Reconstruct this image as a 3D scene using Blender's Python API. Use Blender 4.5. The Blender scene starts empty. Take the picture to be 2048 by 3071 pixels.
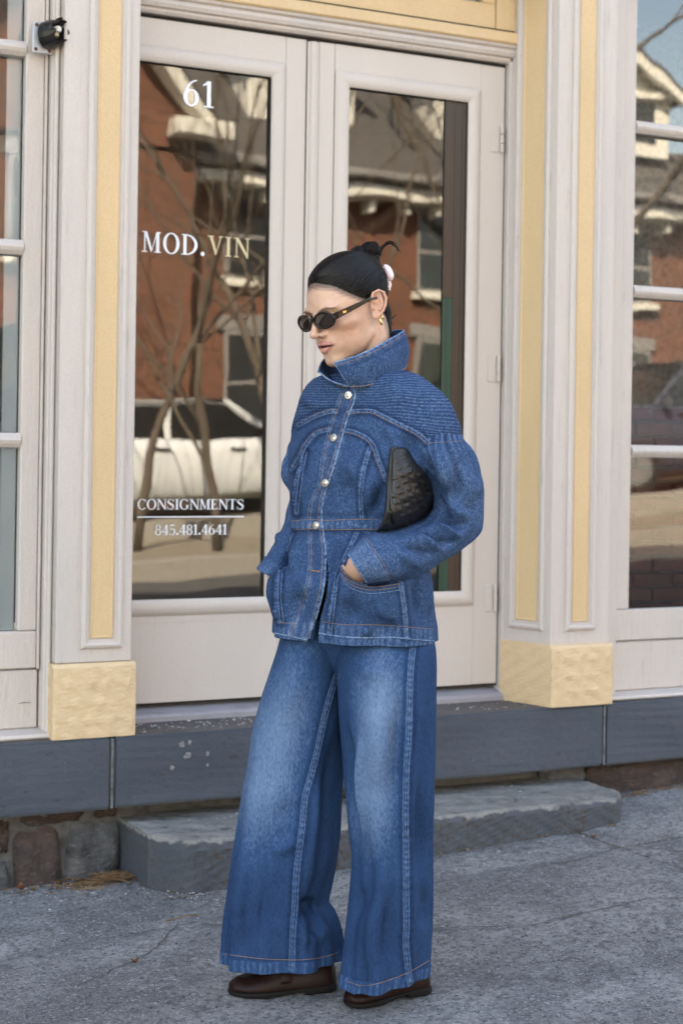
import bpy, bmesh, math, random
import numpy as np
from mathutils import Vector, Matrix
from mathutils.bvhtree import BVHTree
R = math.radians
random.seed(7); np.random.seed(7)
SC = bpy.context.scene
COL = SC.collection

# ------------------------------------------------------------------ camera
FPX = 5000.0; CXP, CYP = 1024.0, 1360.7          # focal length and principal point of the photo (2048 wide)
TH = math.atan(5000/9756.0); ROLL = 0.015; CAMH = 1.25
cam_d = bpy.data.cameras.new('camera'); cam = bpy.data.objects.new('camera', cam_d); COL.objects.link(cam)
cam_d.sensor_fit = 'HORIZONTAL'; cam_d.sensor_width = 36.0
cam_d.lens = 36.0*FPX/2048.0
cam_d.shift_y = -(1535.5-CYP)/2048.0
cam.matrix_world = Matrix.Translation((0, 0, CAMH)) @ Matrix.Rotation(-TH, 4, 'Z') @ Matrix.Rotation(R(90), 4, 'X') @ Matrix.Rotation(ROLL, 4, 'Z')
cam_d.clip_end = 3000; cam_d.clip_start = 0.05
cam_d.dof.use_dof = True; cam_d.dof.focus_distance = 3.86; cam_d.dof.aperture_fstop = 6.2
SC.camera = cam

# ------------------------------------------------------------------ sky and sun
SUN_EL = R(43); SUN_AZ = R(-32)                  # azimuth measured from +Y (behind the shop) towards -X
wd = bpy.data.worlds.new('World'); SC.world = wd; wd.use_nodes = True
wn = wd.node_tree.nodes; wl = wd.node_tree.links
sky = wn.new('ShaderNodeTexSky'); sky.sky_type = 'NISHITA'; sky.sun_disc = False
sky.sun_elevation = SUN_EL; sky.sun_rotation = SUN_AZ
sky.air_density = 1.0; sky.dust_density = 1.6; sky.ozone_density = 1.0
wn['Background'].inputs[1].default_value = 0.15
wl.new(sky.outputs[0], wn['Background'].inputs[0])
sl = bpy.data.lights.new('sun', 'SUN'); sl.energy = 5.0; sl.angle = R(0.5); sl.color = (1.0, 0.97, 0.92)
sun = bpy.data.objects.new('sun', sl); COL.objects.link(sun)
sd = Vector((math.sin(SUN_AZ)*math.cos(SUN_EL), math.cos(SUN_AZ)*math.cos(SUN_EL), math.sin(SUN_EL)))
sun.rotation_euler = sd.to_track_quat('Z', 'Y').to_euler(); sun.location = (0, 0, 30)
vs = SC.view_settings
SC.display_settings.display_device = 'sRGB'
vs.view_transform = 'Standard'; vs.look = 'None'; vs.gamma = 1.0; vs.exposure = 2.87
vs.use_white_balance = True; vs.white_balance_temperature = 8700; vs.white_balance_tint = 9
SC.cycles.use_denoising = True; SC.cycles.use_adaptive_sampling = False
SC.cycles.max_bounces = 8; SC.cycles.transparent_max_bounces = 16
SC.cycles.sample_clamp_indirect = 6.0

# ------------------------------------------------------------------ helpers
BASE = {}
def tag(o, label, cat, group=None, kind=None):
    if label: o['label'] = label
    if cat: o['category'] = cat
    if group: o['group'] = group
    if kind: o['kind'] = kind
    return o
def empty(name, loc, label, cat, group=None):
    o = bpy.data.objects.new(name, None); COL.objects.link(o); o.location = loc
    o.empty_display_size = .1; BASE[o] = np.array(loc, float)
    return tag(o, label, cat, group)
def obj(name, v, f, m=None, parent=None, smooth=False, kind=None, label=None):
    """one mesh object; v in world coordinates"""
    v = np.asarray(v, float).reshape(-1, 3)
    b = BASE.get(parent, np.zeros(3)) if parent else np.zeros(3)
    if parent is None:
        b = np.array([v[:, 0].mean(), v[:, 1].mean(), v[:, 2].min()])
    me = bpy.data.meshes.new(name)
    me.from_pydata((v-b).tolist(), [], [list(map(int, q)) for q in f]); me.update()
    if smooth: me.polygons.foreach_set('use_smooth', [True]*len(me.polygons))
    if m: me.materials.append(m)
    o = bpy.data.objects.new(name, me); COL.objects.link(o)
    if parent: o.parent = parent
    else: o.location = b
    BASE[o] = b
    if kind: o['kind'] = kind
    if label: o['label'] = label
    return o
class MB:
    def __init__(s): s.v = []; s.f = []
    def add(s, v, f):
        k = len(s.v); s.v += [tuple(p) for p in v]; s.f += [[k+i for i in q] for q in f]; return s
    def build(s, name, m=None, parent=None, smooth=False, **k): return obj(name, s.v, s.f, m, parent, smooth, **k)
def chbox(x0, x1, y0, y1, z0, z1, c=.003):
    """chamfered box"""
    c = min(c, (x1-x0)*.45, (y1-y0)*.45, (z1-z0)*.45)
    bm = bmesh.new(); bmesh.ops.create_cube(bm, size=1)
    for q in bm.verts: q.co = ((x0+x1)/2+q.co.x*(x1-x0), (y0+y1)/2+q.co.y*(y1-y0), (z0+z1)/2+q.co.z*(z1-z0))
    if c > 0: bmesh.ops.bevel(bm, geom=bm.edges[:], offset=c, segments=1, affect='EDGES')
    bm.verts.ensure_lookup_table()
    v = [tuple(q.co) for q in bm.verts]; f = [[q.index for q in p.verts] for p in bm.faces]; bm.free()
    return v, f
def box(name, x0, x1, y0, y1, z0, z1, m, parent=None, c=.003, **k):
    v, f = chbox(x0, x1, y0, y1, z0, z1, c); return obj(name, v, f, m, parent, **k)
class Plane:
    """local frame of a wall plane: (u, out, z) -> world"""
    def __init__(s, o, u): s.o = np.array(o, float); s.u = np.array(u, float)/np.linalg.norm(u); s.n = np.array([s.u[1], -s.u[0], 0])
    def p(s, u, out, z): return tuple(s.o+s.u*u+s.n*out+np.array([0, 0, z]))
FRONT = Plane((0, 0, 0), (1, 0, 0))              # u = X, out = -Y
def ringframe(pl, u0, u1, z0, z1, prof):
    """mitred frame; prof = (inset, out) points swept round the rectangle"""
    v = []; f = []; n = len(prof)
    for (i, o) in prof:
        v += [pl.p(u0+i, o, z0+i), pl.p(u1-i, o, z0+i), pl.p(u1-i, o, z1-i), pl.p(u0+i, o, z1-i)]
    for k in range(n-1):
        for j in range(4):
            a = k*4+j; b = k*4+(j+1) % 4; f.append([a, b, b+4, a+4])
    return v, f
def sweep(prof, p0, p1, pl):
    """profile (out, z) swept along u from p0 to p1, closed"""
    n = len(prof); v = [pl.p(p0, o, z) for o, z in prof]+[pl.p(p1, o, z) for o, z in prof]
    f = [[i, (i+1) % n, n+(i+1) % n, n+i] for i in range(n)]+[list(range(n))[::-1], list(range(n, 2*n))]
    return v, f
def tube(pts, rad, n=6, cap=True):
    pts = [np.array(p, float) for p in pts]; m = len(pts)
    rad = [rad]*m if np.isscalar(rad) else list(rad)
    v = []; f = []; ref = None
    for i in range(m):
        t = pts[min(i+1, m-1)]-pts[max(i-1, 0)]; t = t/(np.linalg.norm(t)+1e-12)
        if ref is None:
            ref = np.cross(t, [0, 0, 1.0]);
            if np.linalg.norm(ref) < .1: ref = np.cross(t, [1.0, 0, 0])
        ref = ref-t*ref.dot(t); ref /= np.linalg.norm(ref)+1e-12; b = np.cross(t, ref)
        for k in range(n):
            a = 2*math.pi*k/n; v.append(pts[i]+rad[i]*(math.cos(a)*ref+math.sin(a)*b))
    for i in range(m-1):
        for k in range(n):
            f.append([i*n+k, i*n+(k+1) % n, (i+1)*n+(k+1) % n, (i+1)*n+k])
    if cap: f += [list(range(n))[::-1], list(range((m-1)*n, m*n))]
    return v, f
def grid_faces(nu, nv, wrap_u=True, off=0):
    f = []
    for j in range(nv-1):
        for i in range(nu if wrap_u else nu-1):
            a = j*nu+i; b = j*nu+(i+1) % nu
            f.append([off+a, off+b, off+b+nu, off+a+nu])
    return f

# ------------------------------------------------------------------ materials
MAT = {}
def mat(name, col, rough=.6, var=(), bump=(), spec=.4, metal=0, coat=0, sheen=0, obj_coord=True):
    """principled; var = [(scale, colour2, lo, hi, (sx,sy,sz), detail)], bump = [(scale, strength, dist, stretch, detail)]"""
    m = bpy.data.materials.new(name); m.use_nodes = True; nt = m.node_tree; N = nt.nodes; L = nt.links
    p = N['Principled BSDF']; p.inputs['Roughness'].default_value = rough
    p.inputs['Specular IOR Level'].default_value = spec; p.inputs['Metallic'].default_value = metal
    p.inputs['Coat Weight'].default_value = coat
    if sheen: p.inputs['Sheen Weight'].default_value = sheen
    tc = N.new('ShaderNodeNewGeometry')
    src = tc.outputs['Position']
    def noise(scale, st, det, rough_=.6):
        mp = N.new('ShaderNodeMapping'); mp.inputs['Scale'].default_value = st; L.new(src, mp.inputs[0])
        n = N.new('ShaderNodeTexNoise'); n.inputs['Scale'].default_value = scale; n.inputs['Detail'].default_value = det
        n.inputs['Roughness'].default_value = rough_
        L.new(mp.outputs[0], n.inputs['Vector']); return n.outputs['Fac']
    cur = None
    for (sc, c2, lo, hi, st, det) in var:
        fac = noise(sc, st, det)
        mr = N.new('ShaderNodeMapRange'); mr.inputs[1].default_value = lo; mr.inputs[2].default_value = hi; L.new(fac, mr.inputs[0])
        mx = N.new('ShaderNodeMix'); mx.data_type = 'RGBA'
        L.new(mr.outputs[0], mx.inputs[0])
        if cur is None: mx.inputs[6].default_value = (*col, 1)
        else: L.new(cur, mx.inputs[6])
        mx.inputs[7].default_value = (*c2, 1); cur = mx.outputs[2]
    if cur is None: p.inputs['Base Color'].default_value = (*col, 1)
    else: L.new(cur, p.inputs['Base Color'])
    nb = None
    for (sc, stg, dist, st, det) in bump:
        b = N.new('ShaderNodeBump'); b.inputs['Strength'].default_value = stg; b.inputs['Distance'].default_value = dist
        L.new(noise(sc, st, det), b.inputs['Height'])
        if nb: L.new(nb, b.inputs['Normal'])
        nb = b.outputs[0]
    if nb: L.new(nb, p.inputs['Normal'])
    MAT[name] = m; return m
I3 = (1, 1, 1)
CREAM = (.535, .468, .43)
m_cream = mat('cream paint', CREAM, .5, [(5, (.455, .425, .41), .45, .8, (1, 1, .25), 4), (60, (.37, .33, .30), .60, .76, (1, 1, .12), 4), (150, (.20, .155, .13), .70, .75, (1, 1, .5), 3), (420, (.45, .40, .365), .44, .72, I3, 2)],
              [(70, .6, .005, (1, 1, .22), 5), (12, .3, .006, (1, 1, .3), 3)])
m_door = mat('door paint', (.53, .470, .428), .45, [(3, (.49, .435, .40), .45, .8, (1, 1, .4), 3), (70, (.36, .31, .27), .68, .76, (1, 1, .3), 4), (420, (.46, .405, .37), .44, .72, I3, 2)],
             [(45, .35, .004, (1, 1, .15), 4)])
m_yellow = mat('yellow paint', (.62, .445, .262), .5, [(5, (.56, .40, .235), .45, .75, (1, 1, .3), 4), (85, (.30, .18, .08), .70, .77, I3, 4), (420, (.50, .335, .165), .44, .72, I3, 2)],
               [(80, .35, .004, (1, 1, .3), 5), (14, .3, .006, (1, 1, .4), 3)])
m_yblock = mat('rough yellow paint', (.62, .45, .275), .6, [(18, (.57, .41, .25), .45, .7, (1, 1, 1.6), 5), (130, (.30, .2, .1), .75, .80, I3, 3)],
               [(48, .5, .008, (1, 1, 1.8), 5), (150, .3, .004, I3, 3)])
m_stone = mat('blue grey painted stone', (.046, .058, .078), .55, [(3, (.058, .072, .094), .4, .7, (1, 1, 1), 4), (55, (.036, .034, .037), .60, .72, I3, 5), (120, (.26, .26, .27), .745, .775, I3, 2), (30, (.10, .062, .045), .68, .76, (1, 1, 1.5), 5)],
              [(30, .45, .006, (1, 1, 1.6), 5), (160, .25, .003, I3, 3)])
m_stonetop = mat('worn brown stone', (.095, .083, .08), .7, [(14, (.06, .055, .055), .45, .7, I3, 5), (140, (.28, .27, .27), .73, .77, I3, 2)], [(60, .4, .004, I3, 5)])
m_thresh = mat('grey threshold', (.27, .26, .285), .5, [(30, (.20, .19, .2), .5, .75, (.3, 1, 1), 4)], [(60, .2, .002, (.2, 1, 1), 3)])
m_dark = mat('dark gap', (.02, .018, .017), .9)
m_chip = mat('paint flake', (.50, .49, .48), .6)
m_spot = mat('bare stone spot', (.24, .235, .235), .8, [(90, (.13, .13, .135), .4, .65, I3, 4)])
m_leaf = mat('dry leaf', (.20, .115, .055), .7, [(30, (.11, .06, .03), .4, .65, I3, 3), (9, (.33, .23, .12), .55, .75, I3, 2)])
m_leafr = mat('red brown leaf', (.20, .075, .04), .7, [(40, (.10, .04, .025), .4, .65, I3, 3)])
m_wall_in = mat('interior plaster', (.16, .14, .125), .8, [(2, (.11, .10, .09), .4, .7, I3, 3)])
m_floor_in = mat('interior boards', (.14, .09, .055), .6, [(6, (.09, .055, .035), .4, .7, (1, 8, 1), 3)])
m_pale_in = mat('pale blue panel', (.70, .82, .93), .7, [(3, (.62, .75, .88), .4, .7, I3, 2)])
m_green = mat('green curtain cloth', (.022, .11, .062), .85, [(6, (.012, .075, .045), .4, .7, (6, 6, .5), 2)], sheen=.2)
m_white_vinyl = mat('white vinyl', (.74, .76, .80), .5)
m_gold_vinyl = mat('cream vinyl', (.56, .47, .30), .5)
m_mortar = mat('mortar', (.30, .29, .28), .9, [(40, (.14, .13, .125), .4, .7, I3, 4)], [(120, .4, .003, I3, 3)])
m_brick_in = mat('interior brick', (.19, .062, .045), .85, [(9, (.12, .05, .042), .4, .65, I3, 3), (70, (.20, .10, .075), .62, .75, I3, 4)], [(90, .4, .003, I3, 4)])
m_plate = mat('zinc plate', (.42, .43, .46), .45, [(30, (.32, .32, .34), .4, .7, I3, 4)], [(60, .2, .002, I3, 3)], metal=.35)
m_socket = mat('black bakelite', (.014, .012, .012), .3)
m_brass = mat('tarnished brass', (.30, .23, .13), .35, [(50, (.12, .09, .06), .4, .7, I3, 3)], metal=.9)
m_rust = mat('rusty screw', (.09, .035, .02), .8)
m_iron = mat('white porcelain', (.6, .57, .52), .3)

def concrete(name, c1, c2, c3, c4, sc=1.0):
    m = bpy.data.materials.new(name); m.use_nodes = True; nt = m.node_tree; N = nt.nodes; L = nt.links; p = N['Principled BSDF']
    g = N.new('ShaderNodeNewGeometry')
    def nz(s, d, r=.6):
        n = N.new('ShaderNodeTexNoise'); n.inputs['Scale'].default_value = s*sc; n.inputs['Detail'].default_value = d; n.inputs['Roughness'].default_value = r
        L.new(g.outputs['Position'], n.inputs['Vector']); return n.outputs['Fac']
    def ramp(src, lo, hi):
        mr = N.new('ShaderNodeMapRange'); mr.inputs[1].default_value = lo; mr.inputs[2].default_value = hi; L.new(src, mr.inputs[0]); return mr.outputs[0]
    def mix(a, b, fac):
        mx = N.new('ShaderNodeMix'); mx.data_type = 'RGBA'; L.new(fac, mx.inputs[0])
        for i, q in ((6, a), (7, b)):
            if isinstance(q, tuple): mx.inputs[i].default_value = (*q, 1)
            else: L.new(q, mx.inputs[i])
        return mx.outputs[2]
    n1 = nz(2.6, 6, .65); n2 = nz(48, 6, .75); n3 = nz(170, 4, .75); n4 = nz(19, 6, .7)
    vo = N.new('ShaderNodeTexVoronoi'); vo.inputs['Scale'].default_value = 150*sc; L.new(g.outputs['Position'], vo.inputs['Vector'])
    c = mix(c1, c2, ramp(n1, .42, .60)); c = mix(c, c3, ramp(n2, .46, .66)); c = mix(c, c4, ramp(n3, .53, .70))
    sp = N.new('ShaderNodeSeparateColor'); L.new(vo.outputs['Color'], sp.inputs[0])
    c = mix(c, (.30, .305, .315), ramp(sp.outputs[0], .93, .99)); c = mix(c, (.05, .052, .06), ramp(sp.outputs[1], .90, .99))
    c = mix(c, (.075, .075, .078), ramp(n4, .54, .70))
    L.new(c, p.inputs['Base Color']); p.inputs['Roughness'].default_value = .82; p.inputs['Specular IOR Level'].default_value = .3
    b = N.new('ShaderNodeBump'); b.inputs['Strength'].default_value = .6; b.inputs['Distance'].default_value = .004; L.new(n2, b.inputs['Height'])
    b2 = N.new('ShaderNodeBump'); b2.inputs['Strength'].default_value = .5; b2.inputs['Distance'].default_value = .003; L.new(vo.outputs['Distance'], b2.inputs['Height']); L.new(b.outputs[0], b2.inputs['Normal'])
    L.new(b2.outputs[0], p.inputs['Normal']); MAT[name] = m; return m
m_walk = concrete('pavement concrete', (.125, .125, .130), (.245, .243, .243), (.060, .060, .064), (.40, .397, .395))
m_walk_dark = mat('joint dirt', (.05, .045, .04), .95, [(60, (.10, .085, .065), .5, .7, I3, 4)])

def stepmat():
    m = bpy.data.materials.new('worn painted concrete'); m.use_nodes = True; nt = m.node_tree; N = nt.nodes; L = nt.links; p = N['Principled BSDF']
    g = N.new('ShaderNodeNewGeometry'); sx = N.new('ShaderNodeSeparateXYZ'); L.new(g.outputs['Position'], sx.inputs[0])
    def nz(s, d, r=.6):
        n = N.new('ShaderNodeTexNoise'); n.inputs['Scale'].default_value = s; n.inputs['Detail'].default_value = d; n.inputs['Roughness'].default_value = r
        L.new(g.outputs['Position'], n.inputs['Vector']); return n.outputs['Fac']
    def ramp(src, lo, hi):
        mr = N.new('ShaderNodeMapRange'); mr.inputs[1].default_value = lo; mr.inputs[2].default_value = hi; L.new(src, mr.inputs[0]); return mr.outputs[0]
    def mix(a, b, fac):
        mx = N.new('ShaderNodeMix'); mx.data_type = 'RGBA'; L.new(fac, mx.inputs[0])
        for i, q in ((6, a), (7, b)):
            if isinstance(q, tuple): mx.inputs[i].default_value = (*q, 1)
            else: L.new(q, mx.inputs[i])
        return mx.outputs[2]
    def math_(op, a, b):
        k = N.new('ShaderNodeMath'); k.operation = op
        for i, q in ((0, a), (1, b)):
            if isinstance(q, (int, float)): k.inputs[i].default_value = q
            else: L.new(q, k.inputs[i])
        return k.outputs[0]
    n1 = nz(70, 5, .7); n2 = nz(20, 5); n3 = nz(6, 4); n4 = nz(190, 3)
    paint = mix((.048, .058, .072), (.066, .077, .092), ramp(n3, .4, .65))
    paint = mix(paint, (.055, .036, .028), ramp(math_('ADD', n1, math_('MULTIPLY', n3, .35)), .70, .80))
    paint = mix(paint, (.16, .10, .06), ramp(n4, .74, .79))
    bare = mix((.155, .150, .14), (.225, .217, .205), ramp(n2, .4, .65)); bare = mix(bare, (.12, .12, .118), ramp(n1, .52, .68)); bare = mix(bare, (.42, .42, .41), ramp(n4, .70, .76))
    # bare concrete on the trodden top and where the paint has chipped off the upper edge
    edge = math_('ADD', sx.outputs['Z'], math_('MULTIPLY', math_('SUBTRACT', n2, .5), .055))
    c = mix(paint, bare, ramp(edge, .108, .114))
    L.new(c, p.inputs['Base Color']); p.inputs['Roughness'].default_value = .75
    b = N.new('ShaderNodeBump'); b.inputs['Strength'].default_value = .6; b.inputs['Distance'].default_value = .006; L.new(n1, b.inputs['Height']); L.new(b.outputs[0], p.inputs['Normal'])
    return m
m_step = stepmat()

def rubble(name, c1, c2, c3):
    return mat(name, c1, .9, [(10, c2, .4, .65, (1, 1, 2.2), 5), (45, c3, .58, .72, (1, 1, 2), 5)], [(22, .9, .02, (1, 1, 2), 6), (110, .4, .004, I3, 4)])
m_rub1 = rubble('brownstone rubble', (.085, .058, .052), (.045, .036, .034), (.13, .10, .09))
m_rub2 = rubble('grey rubble', (.115, .115, .118), (.06, .06, .064), (.18, .18, .18))
m_rub3 = rubble('red brick rubble', (.07, .045, .04), (.05, .034, .03), (.13, .11, .1))
m_rubm = mat('lime mortar', (.11, .108, .106), .95, [(20, (.06, .058, .056), .42, .66, I3, 5)], [(40, .8, .01, I3, 5)])

def glassmat(name, ior=2.1, tint=(.96, .975, .975), wav=.0006):
    m = bpy.data.materials.new(name); m.use_nodes = True; nt = m.node_tree; N = nt.nodes; L = nt.links
    N.remove(N['Principled BSDF']); out = N['Material Output']
    fr = N.new('ShaderNodeFresnel'); fr.inputs['IOR'].default_value = ior
    tr = N.new('ShaderNodeBsdfTransparent'); tr.inputs[0].default_value = (*tint, 1)
    gl = N.new('ShaderNodeBsdfGlossy'); gl.inputs['Roughness'].default_value = 0.0
    g = N.new('ShaderNodeNewGeometry'); n = N.new('ShaderNodeTexNoise'); n.inputs['Scale'].default_value = 3.2; n.inputs['Detail'].default_value = 1
    L.new(g.outputs['Position'], n.inputs['Vector'])
    b = N.new('ShaderNodeBump'); b.inputs['Strength'].default_value = 1; b.inputs['Distance'].default_value = wav; L.new(n.outputs['Fac'], b.inputs['Height'])
    L.new(b.outputs[0], gl.inputs['Normal'])
    mx = N.new('ShaderNodeMixShader'); L.new(fr.outputs[0], mx.inputs[0]); L.new(tr.outputs[0], mx.inputs[1]); L.new(gl.outputs[0], mx.inputs[2])
    L.new(mx.outputs[0], out.inputs[0]); return m
m_glass = glassmat('window glass')
# ------------------------------------------------------------------ ground
def gz(x): return -0.124+0.048*x                 # the street climbs towards +X
def sheet(name, x0, x1, y0, y1, dz, m, nx=2, thick=0, **k):
    v = []; xs = np.linspace(x0, x1, nx)
    for y in (y0, y1):
        for x in xs: v.append((x, y, gz(x)+dz))
    f = [[i, i+1, nx+i+1, nx+i] for i in range(nx-1)]
    if thick:
        n = len(v); v += [(a, b, c-thick) for a, b, c in v]
        f += [[n+i, n+nx+i, n+nx+i+1, n+i+1] for i in range(nx-1)]
        f += [[i, n+i, n+i+1, i+1] for i in range(nx-1)]+[[nx+i, nx+i+1, n+nx+i+1, n+nx+i] for i in range(nx-1)]
        f += [[0, nx, n+nx, n], [nx-1, n+nx-1, n+2*nx-1, 2*nx-1]]
    return obj(name, v, f, m, **k)
m_earth = mat('winter earth', (.10, .085, .06), .95, [(1.5, (.07, .075, .04), .4, .65, I3, 5), (30, (.16, .13, .09), .5, .7, I3, 4)], [(20, .6, .03, I3, 4)])
m_asph = mat('asphalt', (.075, .075, .078), .85, [(3, (.10, .098, .095), .4, .7, I3, 4), (120, (.15, .15, .15), .6, .75, I3, 2)], [(150, .4, .004, I3, 3)])
m_kerb = mat('granite kerb', (.36, .34, .31), .8, [(20, (.26, .25, .23), .4, .7, I3, 4)])
m_farwalk = mat('far pavement', (.27, .235, .19), .85, [(6, (.20, .17, .13), .4, .7, I3, 4)])
m_grass = mat('dormant grass', (.10, .082, .05), .95, [(4, (.065, .072, .03), .45, .65, I3, 4), (40, (.16, .13, .085), .5, .7, I3, 4)], [(60, .7, .03, I3, 4)])
sheet('ground', -900, 900, -900, 900, -.62, m_earth, kind='structure')
sheet('road', -60, 80, -5.0, 1.0, -.15, m_asph, kind='structure')
walk = sheet('sidewalk', -60, 80, 1.15, 4.9, -.016, m_walk_dark, thick=.2, kind='structure')
sheet('near_kerb', -60, 80, 1.0, 1.15, .0, m_kerb, thick=.3, kind='structure')
sheet('far_kerb', -60, 80, -5.3, -5.0, .02, m_kerb, thick=.4, kind='structure')
sheet('far_sidewalk', -60, 80, -7.6, -5.3, .01, m_farwalk, thick=.3, kind='structure')
sheet('lawn', -60, 80, -60, -7.9, .22, m_grass, thick=.5, kind='structure')
sheet('lawn_kerb', -60, 80, -7.9, -7.6, .26, m_kerb, thick=.5, kind='structure')
# concrete slabs of the near pavement, joints where the photo shows them
xs = [-9, -7.6, -6.1, -4.6, -3.1, -1.6, .2, 3.19, 4.7, 6.2, 7.7]
ys = [1.16, 2.72, 4.255, 4.898]
for j in range(3):
    for i in range(len(xs)-1):
        x0, x1 = xs[i]+.004, xs[i+1]-.004; y0, y1 = ys[j]+.004, ys[j+1]-.004
        if j == 2 and i not in (6, 7, 8, 9): pass
        nx, ny = (26, 26 if j < 2 else 12) if (-.2 < xs[i] < 4.8 and j > 0) else (3, 3)
        X, Yv = np.meshgrid(np.linspace(x0, x1, nx), np.linspace(y0, y1, ny))
        Z = gz(X)+.0035*np.sin(X*3.1+j)*np.cos(Yv*2.7+i)+np.random.normal(0, .0006, X.shape)
        edge = np.minimum(np.minimum(X-x0, x1-X), np.minimum(Yv-y0, y1-Yv)); Z -= .006*np.exp(-edge/.012)
        Z += random.uniform(-.003, .003)
        v = np.stack([X.ravel(), Yv.ravel(), Z.ravel()], 1); f = grid_faces(nx, ny, False)
        # skirt
        per = list(range(nx))+[nx*k+nx-1 for k in range(1, ny)]+[nx*(ny-1)+k for k in range(nx-2, -1, -1)]+[nx*k for k in range(ny-2, 0, -1)]
        n0 = len(v); v = np.vstack([v, v[per]-[0, 0, .02]]); P = len(per)
        f += [[per[k], n0+k, n0+(k+1) % P, per[(k+1) % P]] for k in range(P)]
        obj('paving_slab', v, f, m_walk, walk, smooth=False)
# crack line running across the slab by the step
def crack(pts, w, parent):
    mb = MB()
    p = []
    for (a, b) in zip(pts[:-1], pts[1:]):
        for t in np.linspace(0, 1, 12)[:-1]: p.append((a[0]+(b[0]-a[0])*t+random.uniform(-.006, .006), a[1]+(b[1]-a[1])*t+random.uniform(-.006, .006)))
    p.append(pts[-1]); v = []; f = []
    for i, (x, y) in enumerate(p):
        k = w*random.uniform(.4, 1.3); d = np.array(p[min(i+1, len(p)-1)])-np.array(p[max(i-1, 0)]); d = d/np.linalg.norm(d); n = (-d[1]*k, d[0]*k)
        z = gz(x)+.0042
        v += [(x+n[0], y+n[1], z), (x-n[0], y-n[1], z)]
        if i: f.append([2*i-2, 2*i-1, 2*i+1, 2*i])
    obj('crack', v, f, m_walk_dark, parent)
crack([(3.20, 4.25), (3.34, 4.02), (3.5, 3.86), (3.95, 3.7)], .0035, walk)
crack([(3.18, 4.24), (2.95, 4.18), (2.7, 4.23)], .002, walk)
crack([(1.75, 4.20), (2.1, 3.9), (2.5, 3.72), (2.9, 3.75), (3.3, 3.5)], .0022, walk)
crack([(1.3, 3.9), (1.55, 4.05), (1.7, 4.25)], .0018, walk)
crack([(.9, 3.3), (1.2, 3.42), (1.45, 3.36)], .0016, walk)

# ------------------------------------------------------------------ the shop
B = empty('shop_building', (2.43, 4.8, .38), 'cream and yellow wooden shopfront with double glazed doors on a grey stone base', 'building')
YF = 4.78                                        # front of the pilasters
# upper storeys and body (unseen; height set so it keeps the pavement in shade)
m_upper = mat('upper wall brick', (.22, .10, .07), .9, [(3, (.17, .08, .06), .4, .7, I3, 4)], [(60, .4, .01, I3, 3)])
box('upper_wall', -14, 20, 4.86, 13, 3.35, 9.1, m_upper, B, 0)
box('roof', -14.2, 20.2, 4.5, 13.2, 9.105, 9.3, mat('flat roof', (.10, .10, .10), .9), B, 0)
box('cornice', -14.1, 20.1, 4.55, 4.858, 8.6, 9.102, m_cream, B, .02)
box('fascia', -14, 20, 4.80, 4.86, 2.98, 3.348, m_cream, B, .01)
box('left_wall', -14, .2, 4.84, 5.1, .39, 2.978, m_cream, B, .004)
box('right_wall', 4.95, 20, 4.84, 5.1, .39, 2.978, m_cream, B, .004)
box('interior_back_wall', -14, 20, 9.0, 9.1, .0, 3.34, m_wall_in, B, 0)
box('interior_side_wall', -14, -13.9, 5.2, 8.99, .0, 3.34, m_wall_in, B, 0)
box('interior_side_wall', 19.9, 20, 5.2, 8.99, .0, 3.34, m_wall_in, B, 0)
box('interior_floor', -13.8, 19.8, 5.12, 8.98, .2, .40, m_floor_in, B, 0)
box('interior_ceiling', -13.8, 19.8, 5.12, 8.98, 3.2, 3.34, m_wall_in, B, 0)

# base slabs of the foundation, painted blue grey
def slab(x0, x1, y0, y1, z0, z1):
    nx, nz_ = max(4, int((x1-x0)/.03)), 9
    bm = bmesh.new(); bmesh.ops.create_cube(bm, size=1)
    for q in bm.verts: q.co = ((x0+x1)/2+q.co.x*(x1-x0), (y0+y1)/2+q.co.y*(y1-y0), (z0+z1)/2+q.co.z*(z1-z0))
    bmesh.ops.bevel(bm, geom=bm.edges[:], offset=.008, segments=2, affect='EDGES')
    bmesh.ops.subdivide_edges(bm, edges=[e for e in bm.edges if e.calc_length() > .1], cuts=6, use_grid_fill=True)
    for q in bm.verts:
        q.co += Vector((0, 1, .6))*.003*(math.sin(q.co.x*23+q.co.z*31)+math.sin(q.co.x*57-q.co.z*17+1))*.5
    v = [tuple(q.co) for q in bm.verts]; f = [[q.index for q in p.verts] for p in bm.faces]; bm.free(); return v, f
for (a, b) in ((-6, -1.3), (-1.294, 1.680), (1.687, 3.486), (3.493, 6.4), (6.407, 12)):
    v, f = slab(a, b, 4.76, 5.125, .172, .388); o = obj('stone_slab', v, f, m_stone, B)
    o.data.materials.append(m_stonetop)
    for p in o.data.polygons:
        if p.normal.z > .9 and p.center.y+BASE[B][1] > 4.79 and 1.2 < p.center.x+BASE[B][0] < 3.6: p.material_index = 1
m_joint = mat('pointing', (.15, .15, .155), .9, [(60, (.07, .07, .075), .4, .65, I3, 4)])
obj('slab_joint', *chbox(1.6795, 1.6875, 4.7615, 5.1, .174, .384, 0), m_joint, B)
obj('slab_joint', *chbox(3.4855, 3.4935, 4.7615, 5.1, .174, .385, 0), m_joint, B)
# spalled spots of bare stone on the front of the slab
for (x, z, s) in ((1.905, .352, .011), (1.93, .357, .008), (1.927, .318, .011), (1.99, .317, .008), (1.915, .312, .006), (1.99, .283, .006), (1.873, .283, .008)):
    v = [(x+s*random.uniform(.6, 1.1)*math.cos(a), 4.7575-.0008*random.random(), z+s*1.1*random.uniform(.6, 1.1)*math.sin(a)) for a in np.linspace(0, 6.28, 10)[:-1]]
    obj('bare_spot', v+[(x, 4.7555, z)], [[i, (i+1) % 9, 9] for i in range(9)], m_spot, B)
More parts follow.
